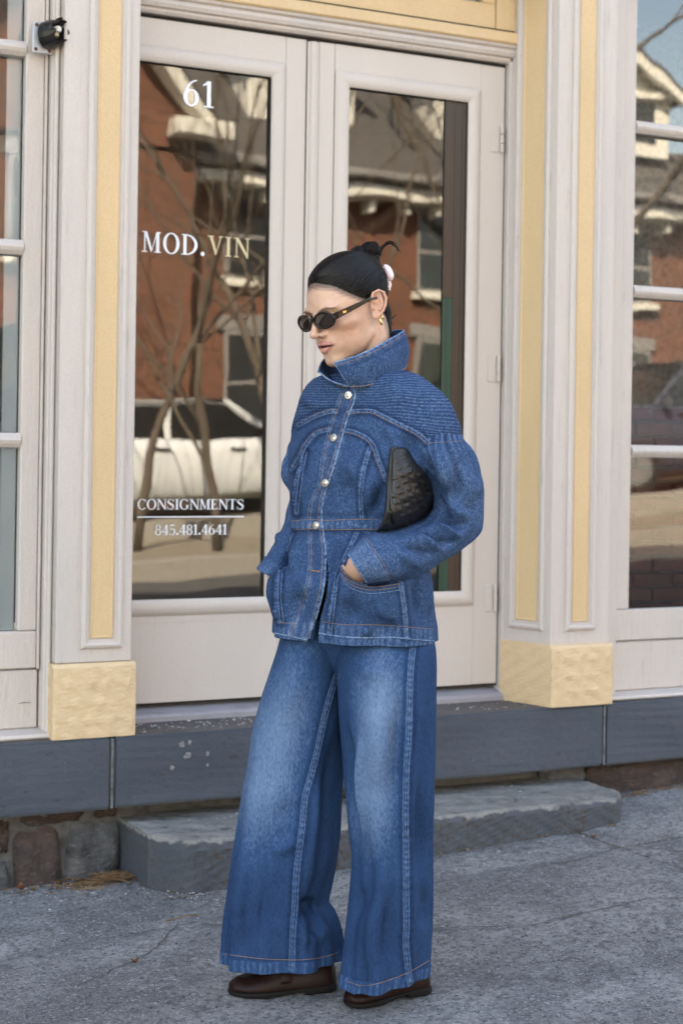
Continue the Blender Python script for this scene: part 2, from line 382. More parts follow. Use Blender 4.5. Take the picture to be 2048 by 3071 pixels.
# rubble foundation below the slabs
box('foundation_mortar', -6, 1.83, 4.872, 5.1, -.9, .170, m_rubm, B, 0)
box('foundation_mortar', 1.84, 12, 4.90, 5.1, -.9, .170, m_rubm, B, 0)
def rock(x0, x1, z0, z1, m, y=4.835, pw=7):
    n = 10; v = []; f = []
    cx_, cz_ = (x0+x1)/2, (z0+z1)/2; hx, hz = (x1-x0)/2, (z1-z0)/2; sd_ = random.random()*9
    for j in range(n+1):
        for i in range(n+1):
            a, b = -1+2*i/n, -1+2*j/n
            r = max(abs(a), abs(b)); q = (abs(a)**pw+abs(b)**pw)**(1/pw)+1e-9; k = r/q
            wob = 1+.05*math.sin(5*math.atan2(b, a)+sd_)
            d = (1-r**5)*.05*(.75+.25*math.sin(a*4+sd_)*math.cos(b*3+sd_))+.008*math.sin(a*11+b*7+sd_)*(r < .95)
            v.append((cx_+a*k*hx*wob, y+.05-d, cz_+b*k*hz*wob))
    f = grid_faces(n+1, n+1, False)
    return obj('stone', v, f, m, B, smooth=True)
rock(1.415, 1.562, -.2, .108, m_rub1, 4.82); rock(1.572, 1.752, -.2, .118, m_rub2, 4.825); rock(1.34, 1.405, .035, .15, m_rub3, 4.84); rock(1.30, 1.408, -.2, .028, m_rub2, 4.835)
rock(1.66, 1.745, .122, .168, m_rub3, 4.84); rock(1.415, 1.65, .114, .167, m_rub3, 4.845)
rock(1.12, 1.30, -.2, .14, m_rub1); rock(.9, 1.10, -.2, .12, m_rub2); rock(.6, .88, -.25, .14, m_rub3)
rock(3.50, 3.95, .0, .165, m_rub1, 4.82); rock(3.97, 4.4, .0, .165, m_rub2, 4.82); rock(4.42, 4.9, .02, .168, m_rub1, 4.82); rock(3.30, 3.49, .02, .165, m_rub2, 4.83)

# pilasters ---------------------------------------------------------------
def quarter(n=4):                                # bead profile helper
    return [(math.sin(R(90*i/n)), 1-math.cos(R(90*i/n))) for i in range(n+1)]
MOULD = [(0, 0), (0, .006), (.004, .010), (.011, .012), (.016, .009), (.018, .004), (.024, .0035), (.028, -.004)]
def panel(pl, u0, u1, z0, z1, parent, m=m_cream, my=m_yellow):
    v, f = ringframe(pl, u0, u1, z0, z1, MOULD); obj('panel_moulding', v, f, m, parent)
    a = .0285; prof = [(a, -.004), (a+.001, .002), (a+.005, .004), (a+.008, .001), (a+.010, .0005)]
    v, f = ringframe(pl, u0, u1, z0, z1, prof); k = len(v)-4; f = list(f)+[[k, k+1, k+2, k+3]]
    obj('yellow_panel', v, f, my, parent)
def pl_at(y): return Plane((0, y, 0), (1, 0, 0))
def lumpblock(x0, x1, y0, y1, z0, z1, splay=0.0):
    """painted block with chamfered top and a lumpy, many times repainted skin; splay moves the back of one side"""
    mb = MB(); nx, nz_ = 22, 20; ch = .012
    def yy(x, z):
        t = max(0, z-(z1-ch))/ch
        edge = min(x-x0, x1-x); 
        return y0+t*ch*.9+.003*max(0, 1-edge/.008)
    v = []; f = []
    for j in range(nz_+1):
        z = z0+(z1-z0)*j/nz_
        for i in range(nx+1):
            x = x0+(x1-x0)*i/nx
            lump = 0
            # rows of worn, illegible raised casting marks under the paint
            for (zr, hh, a0, a1) in ((z0+.165, .014, .18, .92), (z0+.105, .012, .15, .75), (z0+.05, .01, .2, .8)):
                w = math.exp(-((z-zr)/hh)**2); u = (x-x0)/(x1-x0)
                if a0 < u < a1: lump += .0035*w*(.6+.6*math.sin(u*61+zr*90)*math.sin(u*37+zr*40))
            v.append((x, yy(x, z)-lump-.0016*math.sin(x*90+z*41)*math.sin(z*77-x*20), z))
    f = grid_faces(nx+1, nz_+1, False)
    mb.add(v, f)
    L_ = [v[j*(nx+1)] for j in range(nz_+1)]; Rr = [v[j*(nx+1)+nx] for j in range(nz_+1)]
    for side, col_, s in ((0, L_, 0), (1, Rr, 0)):
        sp = splay if side == 0 else -min(splay, 0)*0
        vv = []; ff = []
        for j, p in enumerate(col_):
            for k in range(9):
                t = k/8; vv.append((p[0]+(sp*t if side == 0 else 0)+.001*math.sin(k*2.1+j*1.3), p[1]+(y1-p[1])*t, p[2]))
        ff = grid_faces(9, len(col_), False)
        if side == 0: ff = [q[::-1] for q in ff]
        mb.add(vv, ff)
    top = [v[nz_*(nx+1)], v[nz_*(nx+1)+nx], (x1, y1, z1), (x0+splay, y1, z1)]
    mb.add(top, [[0, 1, 2, 3]])
    return mb
# left pilaster
PLm = obj('pilaster', *chbox(1.508, 1.745, YF, 5.0, .612, 2.975, .004), m_cream, B)
lumpblock(1.497, 1.757, 4.766, 4.99, .389, .612).build('base_block', m_yblock, PLm, smooth=False)
panel(pl_at(YF), 1.584, 1.714, .655, 2.9, PLm)
# right pilaster, its return splayed towards the door
xa, ya, xb, yb = 3.268, YF, 3.205, 4.985
v = [(xa, ya, .6), (3.512, ya, .6), (3.512, 5.0, .6), (xb, yb, .6)]; v += [(a, b, 2.975) for a, b, _ in v]
PRm = obj('pilaster', v, [[0, 1, 5, 4], [1, 2, 6, 5], [2, 3, 7, 6], [3, 0, 4, 7], [4, 5, 6, 7], [3, 2, 1, 0]], m_cream, B)
lumpblock(3.258, 3.516, 4.752, 4.985, .389, .602, splay=-.062).build('base_block', m_yblock, PRm)
panel(pl_at(YF), 3.327, 3.452, .648, 2.9, PRm)
sp = Plane((xb, yb, 0), (xa-xb, ya-yb, 0)); W_ = math.hypot(xa-xb, ya-yb)
panel(sp, .03, W_-.028, .648, 2.9, PRm)

# display windows ---------------------------------------------------------
def display_window(side):
    """side=-1: left of the doors, +1: right of them; the stile nearest the door is at x0"""
    xj = 1.508 if side < 0 else 3.512
    x0 = 1.484 if side < 0 else 3.596            # sash edge next to the pilaster
    gl = 1.422 if side < 0 else 3.664            # glass edge
    far = x0+side*1.75
    wroot = box('display_window', *sorted((x0, x0+side*.008)), 4.862, 4.91, .59, 2.97, m_cream, B, .002)
    def bx(n, a, b, *r, **k): a, b = sorted((a, b)); return box(n, a, b, *r, parent=wroot, **k)
    # casing between pilaster and sash: a stepped, rounded board
    pts = [(0, 0), (.012, 0), (.016, .006), (.022, .010), (.030, .008), (.034, .0)]
    a, b = sorted((xj, x0-side*.006)); w = b-a
    bx('casing', xj-side*0, x0-side*.004, 4.835, 4.99, .40, 2.975, m=m_cream, c=.006)
    bx('casing_bead', xj+side*.002, xj+side*.016, 4.815, 4.834, .40, 2.975, m=m_cream, c=.005)
    bx('sash_stile', x0+side*.0085, gl+side*.004, 4.868, 4.915, .705, 2.97, m=m_cream, c=.004)
    bx('sash_stile', far, far-side*.07, 4.868, 4.915, .705, 2.97, m=m_cream, c=.004)
    bx('bottom_rail', x0+side*.0085, far, 4.866, 4.915, .592, .704, m=m_cream, c=.004)
    zs = [.704, 1.276, 1.853, 2.447, 2.97]
    for z in zs[1:-1]:
        pr = [(-4.874, z-.022), (-4.864, z-.010), (-4.860, z), (-4.864, z+.010), (-4.874, z+.022), (-4.915, z+.022), (-4.915, z-.022)]
        v, f = sweep(pr, *sorted((gl+side*.0045, far-side*.0705)), FRONT); obj('muntin', v, f, m_cream, wroot)
    for z0, z1 in zip(zs[:-1], zs[1:]):
        a, b = sorted((gl+side*.002, far-side*.068)); v = [(a, 4.905, z0+.005), (b, 4.905, z0+.005), (b, 4.905, z1-.005), (a, 4.905, z1-.005)]
        obj('glass_pane', v, [[0, 1, 2, 3]], m_glass, wroot)
        # black putty line left where the paint has come away
        bx('putty', gl+side*.0045, gl+side*.0065, 4.898, 4.9035, z0+.024, z1-.024, m=m_dark, c=0)
        bx('putty', gl+side*.008, far-side*.08, 4.899, 4.9035, z0+(.0225 if z0 > .71 else .0005), z0+(.0235 if z0 > .71 else .002), m=m_dark, c=0)
    bx('lower_panel', x0+side*.002, far, 4.872, 4.99, .412, .588, m=m_cream, c=.004)
    bx('lower_post', x0-side*.003, x0-side*.018, 4.862, 4.99, .412, .588, m=m_cream, c=.004)
    pr = [(-4.80, .390), (-4.795, .396), (-4.80, .405), (-4.85, .4115), (-5.0, .4115), (-5.0, .390)]
    v, f = sweep(pr, *sorted((xj+side*.004, far)), FRONT); obj('sill', v, f, m_cream, wroot)
    return wroot
wl_ = display_window(-1); wr_ = display_window(1)
# crack in the lower panel of the left window
obj('crack', [(1.425, 4.8705, .487), (1.44, 4.8705, .489), (1.462, 4.8705, .488), (1.462, 4.8705, .4895), (1.44, 4.8705, .491), (1.425, 4.8705, .4885)], [[0, 1, 4, 5], [1, 2, 3, 4]], m_dark, wl_)
# inside the left window: the pale blue lining of the reveal; inside the right one a brick wall
box('window_lining', 1.372, 1.478, 4.917, 5.06, .42, 2.95, m_pale_in, B, .002)
DW = obj('interior_brick_wall', *chbox(4.25, 6.2, 6.04, 6.14, .0, 3.2, 0), m_mortar, B)
bm_ = bpy.data.meshes.new('brick'); v, f = chbox(-.1, .1, -.05, .05, -.0275, .0275, .004); bm_.from_pydata(v, [], f); bm_.materials.append(m_brick_in)
for r in range(22):
    for c in range(7):
        x = 4.40+c*.213+(.1065 if r % 2 else 0)+random.uniform(-.004, .004)
        o = bpy.data.objects.new('brick', bm_); COL.objects.link(o); o.parent = DW
        o.location = Vector((x, 6.003+random.uniform(-.006, .006), .04+r*.067))-Vector(BASE[DW]); o.rotation_euler = (random.uniform(-.02, .02), random.uniform(-.02, .02), random.uniform(-.02, .02))
# green curtain inside the right hand door
v = []; n = 60
for j in range(14):
    for i in range(n):
        x = 3.0+.62*i/(n-1); z = .41+1.5*j/13
        v.append((x+.01*math.sin(j*.8), 5.22+.02*math.sin(i*.75+.3*math.sin(j*.4))+.008*math.sin(i*.31+j*.2), z))
cur = obj('curtain', v, grid_faces(n, 14, False), m_green, B, smooth=True)

# doors -------------------------------------------------------------------
YD = 5.0
def bead_ring(u0, u1, z0, z1):
    prof = [(0, .001)]+[(.002+.036*(1-math.cos(R(a)))*.5+.018*a/180, .001+.013*math.sin(R(a))) for a in (20, 45, 70, 90, 110, 135, 160)]+[(.044, -.014), (.045, -.018)]
    return ringframe(Plane((0, YD, 0), (1, 0, 0)), u0, u1, z0, z1, prof)
def door(x0, x1, pu0, pu1, name_label):
    zb, zt, pb, pt = .445, 2.628, .768, 2.495
    b_ = .045
    D = box('door', x0, pu0-b_, YD, YD+.045, zb, zt, m_door, B, .003, label=name_label)           # hinge or lock stile
    box('stile', pu1+b_, x1, YD, YD+.045, zb, zt, m_door, D, .003)
    box('top_rail', pu0-b_+.0004, pu1+b_-.0004, YD+.0006, YD+.045, pt+b_, zt, m_door, D, .001)
    box('bottom_rail', pu0-b_+.0004, pu1+b_-.0004, YD+.0006, YD+.045, zb, pb-b_, m_door, D, .001)
    v, f = bead_ring(pu0-b_, pu1+b_, pb-b_, pt+b_); obj('glazing_bead', v, f, m_door, D)
    box('kick_rail_line', pu0-b_+.01, pu1+b_-.01, YD-.0008, YD, pb-b_-.021, pb-b_-.019, m_cream, D, 0)
    v = [(pu0-.002, YD+.012, pb-.002), (pu1+.002, YD+.012, pb-.002), (pu1+.002, YD+.012, pt+.002), (pu0-.002, YD+.012, pt+.002)]
    obj('glass_pane', v, [[0, 1, 2, 3]], m_glass, D)
    return D
DL = door(1.662, 2.411, 1.771, 2.289, 'left door leaf with white and cream lettering on its pane')
DR = door(2.456, 3.192, 2.562, 3.046, 'right door leaf with painted hinges and no lettering')
# dark strips added where the right pane's reflection drops out: brown above, green below
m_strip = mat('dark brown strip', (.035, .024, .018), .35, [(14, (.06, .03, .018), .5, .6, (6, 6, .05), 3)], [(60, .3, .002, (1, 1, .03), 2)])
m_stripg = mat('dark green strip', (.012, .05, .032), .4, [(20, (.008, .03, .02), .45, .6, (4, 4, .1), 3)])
box('dark_reflection_strip', 2.952, 2.990, YD+.004, YD+.011, 1.80, 2.493, m_strip, DR, .001); box('dark_reflection_strip', 2.9905, 3.022, YD+.006, YD+.0112, .77, 2.493, m_strip, DR, .001); box('dark_reflection_strip', 3.0225, 3.047, YD+.004, YD+.011, .77, 2.493, m_strip, DR, .001)
box('dark_reflection_strip', 2.952, 2.990, YD+.004, YD+.011, .77, 1.7995, m_stripg, DR, .001)
# astragal at the meeting stiles, with its little rounded top
v, f = sweep([(-5.0, 0), (-4.996, 0), (-4.989, .010), (-4.986, .020), (-4.989, .030), (-4.996, .0405), (-5.0, .0405)], 0, 1, FRONT)
prof = [(2.4125, 4.9995), (2.4125, 4.996), (2.420, 4.993), (2.422, 4.988), (2.427, 4.985), (2.439, 4.985), (2.444, 4.988), (2.446, 4.993), (2.4545, 4.996), (2.4545, 4.9995)]
n = len(prof); v = [(x, y, .446) for x, y in prof]+[(x, y, 2.622) for x, y in prof]
obj('astragal', v, [[i, (i+1) % n, n+(i+1) % n, n+i] for i in range(n)]+[list(range(n))[::-1], list(range(n, 2*n))], m_door, DR)
# hinges buried under paint
for z in (2.372, .748, 1.56):
    H_ = box('hinge', 3.135, 3.168, 4.9965, 4.9998, z-.048, z+.048, m_door, DR, .0014)
    for k in range(3): obj('hinge_knuckle', *tube([(3.178, 4.993, z-.046+k*.032), (3.178, 4.993, z-.017+k*.032)], .007, 8), m_door, DR)
box('gap', 3.1925, 3.1965, 5.006, 5.02, .445, 2.63, m_dark, B, 0)
# jambs, threshold, head
box('jamb', 3.197, 3.215, 4.978, 5.06, .40, 2.66, m_cream, B, .003)
box('jamb', 1.62, 1.661, 4.985, 5.06, .40, 2.66, m_cream, B, .003)
v, f = sweep([(-4.965, .389), (-4.965, .405), (-4.972, .412), (-5.05, .437), (-5.1, .437), (-5.1, .389)], 1.65, 3.203, FRONT); obj('threshold', v, f, m_thresh, B)
box('door_gap', 1.66, 3.195, 5.006, 5.04, .4375, .4445, m_dark, B, 0)
box('head_gap', 1.66, 3.195, 5.006, 5.05, 2.6285, 2.639, m_dark, B, 0)
# moulding over the doors, yellow transom above it
pr = [(-4.995, 2.640), (-4.985, 2.640), (-4.978, 2.648), (-4.978, 2.656), (-4.968, 2.660), (-4.962, 2.672), (-4.966, 2.684), (-4.956, 2.690), (-4.953, 2.700), (-5.05, 2.700), (-5.05, 2.640)]
v, f = sweep(pr, 1.62, 3.216, FRONT); obj('head_moulding', v, f, m_cream, B)
v, f = sweep([(-4.948, 2.7005), (-4.944, 2.706), (-4.948, 2.738), (-4.958, 2.744), (-5.05, 2.744), (-5.05, 2.7005)], 1.62, 3.222, FRONT); obj('transom_sill', v, f, m_yellow, B)
TW = box('transom_window', 1.62, 3.128, 4.968, 5.02, 2.749, 2.836, m_yellow, B, .003)
box('transom_stile', 3.131, 3.222, 4.966, 5.02, 2.749, 3.34, m_yellow, TW, .003)
box('transom_stile', 3.075, 3.128, 4.969, 5.02, 2.8365, 3.34, m_yellow, TW, .003)
box('transom_rail', 1.62, 3.222, 4.9685, 5.02, 3.34, 3.42, m_yellow, TW, .003)
box('joint_line', 1.62, 3.2, 4.959, 4.967, 2.7442, 2.7488, m_dark, TW, 0)  # dark line in the joint above the transom sill
box('putty', 1.62, 3.074, 4.985, 4.992, 2.8365, 2.842, m_dark, TW, 0)
obj('glass_pane', [(1.62, 4.995, 2.836), (3.08, 4.995, 2.836), (3.08, 4.995, 3.34), (1.62, 4.995, 3.34)], [[0, 1, 2, 3]], m_glass, TW)
box('header', 1.50, 3.5, 4.90, 4.966, 3.42, 3.6, m_cream, B, .003)

# lettering ---------------------------------------------------------------
def stroke(pts, ws, n=None):
    """ribbon of varying width along points; returns verts, faces in 2D"""
    v = []; f = []
    for i, p in enumerate(pts):
        a = np.array(pts[max(i-1, 0)], float); b = np.array(pts[min(i+1, len(pts)-1)], float); d = b-a; d /= np.linalg.norm(d)+1e-9
        w = ws[i]/2; v += [(p[0]-d[1]*w, p[1]+d[0]*w), (p[0]+d[1]*w, p[1]-d[0]*w)]
        if i: f.append([2*i-2, 2*i, 2*i+1, 2*i-1])
    return v, f
def rect(x0, y0, x1, y1): return [(x0, y0), (x1, y0), (x1, y1), (x0, y1)], [[0, 1, 2, 3]]
def poly(*p): return list(p), [list(range(len(p)))]
def ringg(cx_, cy_, rx, ry, th, tv, a0=0, a1=360, n=36, tilt=0):
    v = []; f = []
    for i in range(n+1):
        a = R(a0+(a1-a0)*i/n); v += [(cx_+rx*math.cos(a), cy_+ry*math.sin(a)), (cx_+(rx-th)*math.cos(a), cy_+(ry-tv)*math.sin(a+0))]
        if i: f.append([2*i-2, 2*i, 2*i+1, 2*i-1])
    return v, f
T_, t_, s_ = .165, .07, .05
def serif(cx_, y, w): return rect(cx_-w/2, y, cx_+w/2, y+s_)
def curve(pts, n=24):
    P = [np.array(p, float) for p in pts]; P = [2*P[0]-P[1]]+P+[2*P[-1]-P[-2]]; out = []
    m = len(P)-3
    for k in range(m):
        for t in np.linspace(0, 1, n//m+2)[:-1]:
            a, b, c, d = P[k:k+4]; out.append(.5*((2*b)+(-a+c)*t+(2*a-5*b+4*c-d)*t*t+(-a+3*b-3*c+d)*t**3))
    out.append(P[-2]); return out
def wlerp(n, ks): return list(np.interp(np.linspace(0, 1, n), np.linspace(0, 1, len(ks)), ks))
def G(ch):
    if ch == 'M': return 1.0, [rect(.12, 0, .12+t_, 1), poly((.10, 1), (.27, 1), (.55, .12), (.48, .0)), poly((.48, 0), (.55, .12), (.82, 1), (.75, 1)), rect(.74, 0, .74+T_, 1), serif(.15, 0, .3), serif(.815, 0, .34), rect(.02, 1-s_, .2, 1), rect(.78, 1-s_, .98, 1)]
    if ch == 'O': return .86, [ringg(.43, .5, .43, .52, T_, .055)]
    if ch == 'D': return .88, [rect(.1, 0, .1+T_, 1), ringg(.25, .5, .60, .5, T_, .06, -90, 90), rect(.0, 0, .3, s_), rect(0, 1-s_, .3, 1)]
    if ch == '.': return .3, [ringg(.14, .1, .105, .105, .105, .105)]
    if ch == 'V': return .82, [poly((.07, 1), (.24, 1), (.50, .16), (.42, 0)), poly((.42, 0), (.50, .16), (.75, 1), (.68, 1)), rect(-.02, 1-s_, .33, 1), rect(.58, 1-s_, .84, 1)]
    if ch == 'I': return .42, [rect(.13, 0, .13+T_, 1), serif(.205, 0, .36), rect(.025, 1-s_, .385, 1)]
    if ch == 'N': return .9, [rect(.12, 0, .12+t_, 1), poly((.08, 1), (.26, 1), (.81, .10), (.81, -.03), (.74, -.03)), rect(.74, 0, .74+t_, 1), serif(.15, 0, .28), rect(.64, 1-s_, .9, 1), rect(.0, 1-s_, .2, 1)]
    if ch == 'C': return .80, [ringg(.42, .5, .42, .52, T_, .055, 42, 318), poly((.70, .70), (.74, .70), (.76, 1.0), (.72, 1.0)), poly((.70, .84), (.745, .76), (.745, .88), (.7, .9))]
    if ch == 'G': return .88, [ringg(.42, .5, .42, .52, T_, .055, 45, 315), poly((.70, .70), (.74, .70), (.76, 1.0), (.72, 1.0)), rect(.64, .08, .64+T_-.01, .42), rect(.56, .42-s_, .87, .42)]
    if ch == 'S':
        c = curve([(.58, .80), (.44, .96), (.26, .965), (.13, .84), (.14, .68), (.32, .54), (.50, .42), (.58, .26), (.48, .06), (.28, .02), (.10, .13), (.06, .24)], 66)
        return .68, [stroke(c, wlerp(len(c), [.03, .05, .06, .10, .14, .17, .17, .14, .1, .06, .05, .03])), poly((.56, .70), (.60, .70), (.61, 1), (.57, 1)), poly((.04, 0), (.08, 0), (.085, .3), (.05, .3))]
    if ch == 'E': return .70, [rect(.1, 0, .1+T_, 1), rect(0, 0, .60, .055), rect(0, .945, .58, 1), rect(.2, .48, .45, .535), poly((.59, 0), (.64, .24), (.61, .24), (.53, .03)), poly((.55, 1), (.58, 1), (.60, .78), (.57, .78)), rect(.43, .40, .46, .62)]
    if ch == 'T': return .78, [rect(.31, 0, .31+T_, 1), rect(.03, .945, .74, 1), serif(.385, 0, .36), poly((.03, 1), (.06, 1), (.04, .76), (.01, .76)), poly((.71, 1), (.74, 1), (.76, .76), (.73, .76))]
    if ch == '1': return .46, [rect(.17, 0, .17+T_, 1), poly((.0, .84), (.02, .79), (.2, .88), (.2, 1.0)), serif(.245, 0, .42)]
    if ch == '6':
        c = curve([(.56, .985), (.36, .90), (.18, .70), (.085, .42), (.085, .30)], 30)
        return .68, [ringg(.33, .31, .32, .33, T_, .055), stroke(c, wlerp(len(c), [.035, .06, .10, .14, .145]))]
    if ch == '8': return .64, [ringg(.31, .27, .30, .29, .135, .055), ringg(.31, .75, .255, .25, .12, .05)]
    if ch == '4': return .66, [rect(.37, 0, .37+T_-.01, 1), poly((.37, 1), (.44, .93), (.10, .33), (.02, .33)), rect(.02, .26, .64, .33), serif(.44, 0, .32)]
    if ch == '5':
        c = curve([(.12, .50), (.30, .59), (.50, .50), (.56, .31), (.47, .10), (.28, .02), (.06, .10)], 42)
        return .64, [stroke(c, wlerp(len(c), [.05, .08, .13, .15, .12, .07, .05])), rect(.12, .89, .54, 1), rect(.12, .48, .16, .95), ringg(.08, .1, .065, .065, .065, .065, n=14)]
def text(parent, s, x0, x1, z0, h, m, name, tr=.06):
    tot = sum(G(c)[0]+tr for c in s)-tr; sx_ = (x1-x0)/tot; mb = MB(); cur = 0; k = 0
    for ch in s:
        w, ps = G(ch)
        for (v, f) in ps:
            k += 1; y = YD+.0095-.00006*(k % 9)
            mb.add([(x0+(cur+a)*sx_, y, z0+b*h) for a, b in v], f)
        cur += w+tr
    return mb.build(name, m, parent)
text(DL, '61', 1.976, 2.083, 2.366, .085, m_white_vinyl, 'house_number', .12)
text(DL, 'MOD.', 1.843, 2.062, 1.884, .066, m_white_vinyl, 'lettering', .10)
text(DL, 'VIN', 2.070, 2.218, 1.888, .064, m_gold_vinyl, 'lettering', .10)
text(DL, 'CONSIGNMENTS', 1.842, 2.211, 1.063, .033, m_white_vinyl, 'lettering', .02)
text(DL, '845.481.4641', 1.902, 2.152, .981, .033, m_white_vinyl, 'phone_number', .03)
obj('rule_line', [(1.842, YD+.009, 1.037), (2.211, YD+.009, 1.037), (2.211, YD+.009, 1.041), (1.842, YD+.009, 1.041)], [[0, 1, 2, 3]], m_white_vinyl, DL)

# broken lamp socket on its plate, screwed to the left window casing ---------
LB = empty('broken_lamp_socket', (1.462, 4.83, 2.43), 'broken black lamp socket on a pale metal plate screwed beside the left window', 'lamp socket')
box('mounting_plate', 1.424, 1.486, 4.826, 4.834, 2.428, 2.522, m_plate, LB, .003)
for (x, z) in ((1.436, 2.512), (1.476, 2.51), (1.434, 2.44), (1.476, 2.438)):
    obj('screw', *tube([(x, 4.8262, z), (x, 4.823, z)], [.006, .0045], 8), m_rust, LB)
mbs = MB(); n = 18
rings = [(0, .033, 0), (.022, .034, 0), (.045, .031, .0), (.062, .027, .012), (.048, .022, .006), (.02, .018, 0)]
ax = np.array([.45, -.85, .05]); ax /= np.linalg.norm(ax); e1 = np.cross(ax, [0, 0, 1]); e1 /= np.linalg.norm(e1); e2 = np.cross(e1, ax)
v = []
for k, (d, r, jag) in enumerate(rings):
    for i in range(n):
        a = 2*math.pi*i/n; dd = d+(jag*math.sin(i*2.3+1)+jag*.7*math.sin(i*5.1)) + (.012 if (k == 3 and 3 < i < 7) else 0)
        v.append(np.array([1.463, 4.826, 2.483])+ax*dd+r*(math.cos(a)*e1+1.25*math.sin(a)*e2))
obj('socket_shell', v, grid_faces(n, len(rings)), m_socket, LB, smooth=False)
obj('brass_contact', *tube([np.array([1.463, 4.826, 2.478])+ax*d for d in (.004, .03, .046, .05)], [.012, .013, .012, .006], 8), m_brass, LB)
obj('ceramic_insert', *tube([np.array([1.468, 4.822, 2.494])+ax*d for d in (.02, .046, .05)], [.012, .011, .008], 8), m_iron, LB)
obj('bent_tab', [np.array([1.466, 4.826, 2.505])+ax*a+e1*b+e2*c for a, b, c in ((.02, -.012, .01), (.02, .008, .012), (.055, .006, .02), (.06, -.008, .024), (.05, -.016, .018))], [[0, 1, 2, 3, 4]], m_brass, LB)

# step ------------------------------------------------------------------------
def step():
    x0, x1, y0, y1 = 1.745, 3.42, 4.485, 4.90; zt = .125
    nx, ny, nz_ = 110, 22, 12; mb = MB()
    def base(x): return gz(x)-.05
    def corner(x, y):                            # plan outline with worn, cut corners
        dl = max(0, (1.80-x)/.055); y_ = y
        return y_
    def front(x): 
        t = 0
        if x < 1.84: t = .13*((1.84-x)/.095)**1.6
        if x > 3.33: t = .09*((x-3.33)/.09)**1.5
        return y0+t+.004*math.sin(x*9)+.003*math.sin(x*31)
    v = []
    for j in range(nz_+1):                       # front face
        s = j/nz_
        for i in range(nx+1):
            x = x0+(x1-x0)*i/nx; z = base(x)+(zt-base(x))*s
            rnd = .014*max(0, (s-.85)/.15)**2
            chip = .010*max(0, math.sin(x*41)*math.sin(x*17+2))*(s > .88)
            yy = front(x)+rnd+chip+.0025*math.sin(x*70+z*50)*math.sin(z*90+x*11)
            v.append((x, yy, z-(.004*(s > .99)+.3*chip*(s > .95))))
    f = grid_faces(nx+1, nz_+1, False); mb.add(v, f)
    top = v[-(nx+1):]; vt = []
    for k in range(ny+1):
        for p in top:
            t = k/ny; vt.append((p[0], p[1]+(y1-p[1])*t, p[2]+.002*math.sin(p[0]*13+k*.7)*min(1, k)+.0015*math.sin(p[0]*47+k*1.9)*min(1, k)))
    mb.add(vt, grid_faces(nx+1, ny+1, False))
    for xx, i in ((x0, 0), (x1, nx)):
        c = [v[j*(nx+1)+i] for j in range(nz_+1)]; vv = []
        for p in c: vv += [p, (p[0], y1, p[2])]
        ff = [[2*j, 2*j+1, 2*j+3, 2*j+2] for j in range(nz_)]
        mb.add(vv, [q[::-1] for q in ff] if i else ff)
    o = mb.build('doorstep', m_step, None, smooth=False)
    return tag(o, 'worn concrete doorstep with flaking blue grey paint below the double doors', 'step')
step()

# litter ------------------------------------------------------------------------
def flakes(name, n, fn, smin, smax, m, label, cat):
    mb = MB()
    for _ in range(n):
        x, y, z = fn(); s = random.uniform(smin, smax); a = random.uniform(0, 6.28); k = random.choice((3, 4, 5))
        v = [(x+s*random.uniform(.5, 1)*math.cos(a+6.28*i/k), y+s*random.uniform(.5, 1)*math.sin(a+6.28*i/k), z+random.uniform(0, s*.5)) for i in range(k)]
        mb.add(v, [list(range(k))])
    o = mb.build(name, m); return tag(o, label, cat, kind='stuff')
def onslab():
    while True:
        x = random.uniform(1.77, 3.2); y = random.uniform(4.79, 4.96)
        if random.random() < (.9 if x < 2.2 else .3): return x, y, .3895
flakes('paint_flakes', 240, onslab, .0025, .008, m_chip, 'white paint flakes scattered on the stone sill below the doors', 'paint flakes')
def onstep(): x = random.uniform(1.85, 3.3); return x, random.choice((random.uniform(4.70, 4.78), random.uniform(4.55, 4.78))), .127
flakes('paint_flakes', 90, onstep, .002, .006, m_chip, 'white paint flakes lying along the top of the doorstep', 'paint flakes')
def onwalk():
    if random.random() < .7:
        x = random.uniform(1.2, 1.85); y = 4.80-abs(random.gauss(0, .10))
        if x > 1.72: y = 4.62-.8*(x-1.72)-abs(random.gauss(0, .05))
    else: x = random.uniform(1.8, 3.9); y = (4.46 if x < 3.4 else 4.78)-abs(random.gauss(0, .08))
    return x, y, gz(x)+.006
flakes('paint_flakes', 340, onwalk, .002, .006, m_chip, 'white paint flakes on the pavement along the wall foot', 'paint flakes')
def twig(x, y, l, a, z, r=.0012):
    p = [(x+l*t*math.cos(a)+random.uniform(-.004, .004), y+l*t*math.sin(a)+random.uniform(-.004, .004), z+random.uniform(0, .008)) for t in (0, .35, .7, 1)]
    return tube(p, r, 4)
def leafmesh(x, y, z, l, a, curl=.4):
    v = []; f = []; n = 6
    for i in range(n+1):
        t = i/n; w = l*.32*math.sin(math.pi*min(1, t*1.05))**.8*(1+.3*math.sin(i*2.4)); u = l*(t-.5)
        up = z+curl*l*(t-.5)**2*2
        for s in (-1, 0, 1):
            lx, ly = u, s*w; v.append((x+lx*math.cos(a)-ly*math.sin(a), y+lx*math.sin(a)+ly*math.cos(a), up+abs(s)*w*curl*.7+random.uniform(0, .002)))
    for i in range(n):
        for s in (0, 1): f.append([i*3+s, i*3+s+1, i*3+s+4, i*3+s+3])
    return v, f
mb = MB()
for _ in range(260):                              # drift of dry grass and leaf scraps in the corner by the step
    x = random.gauss(1.655, .06); y = 4.775-abs(random.gauss(0, .035))-.3*max(0, x-1.7)
    mb.add(*twig(x, y, random.uniform(.02, .07), random.gauss(0, .7), gz(x)+.004+random.random()*.02*math.exp(-((x-1.67)/.05)**2)))
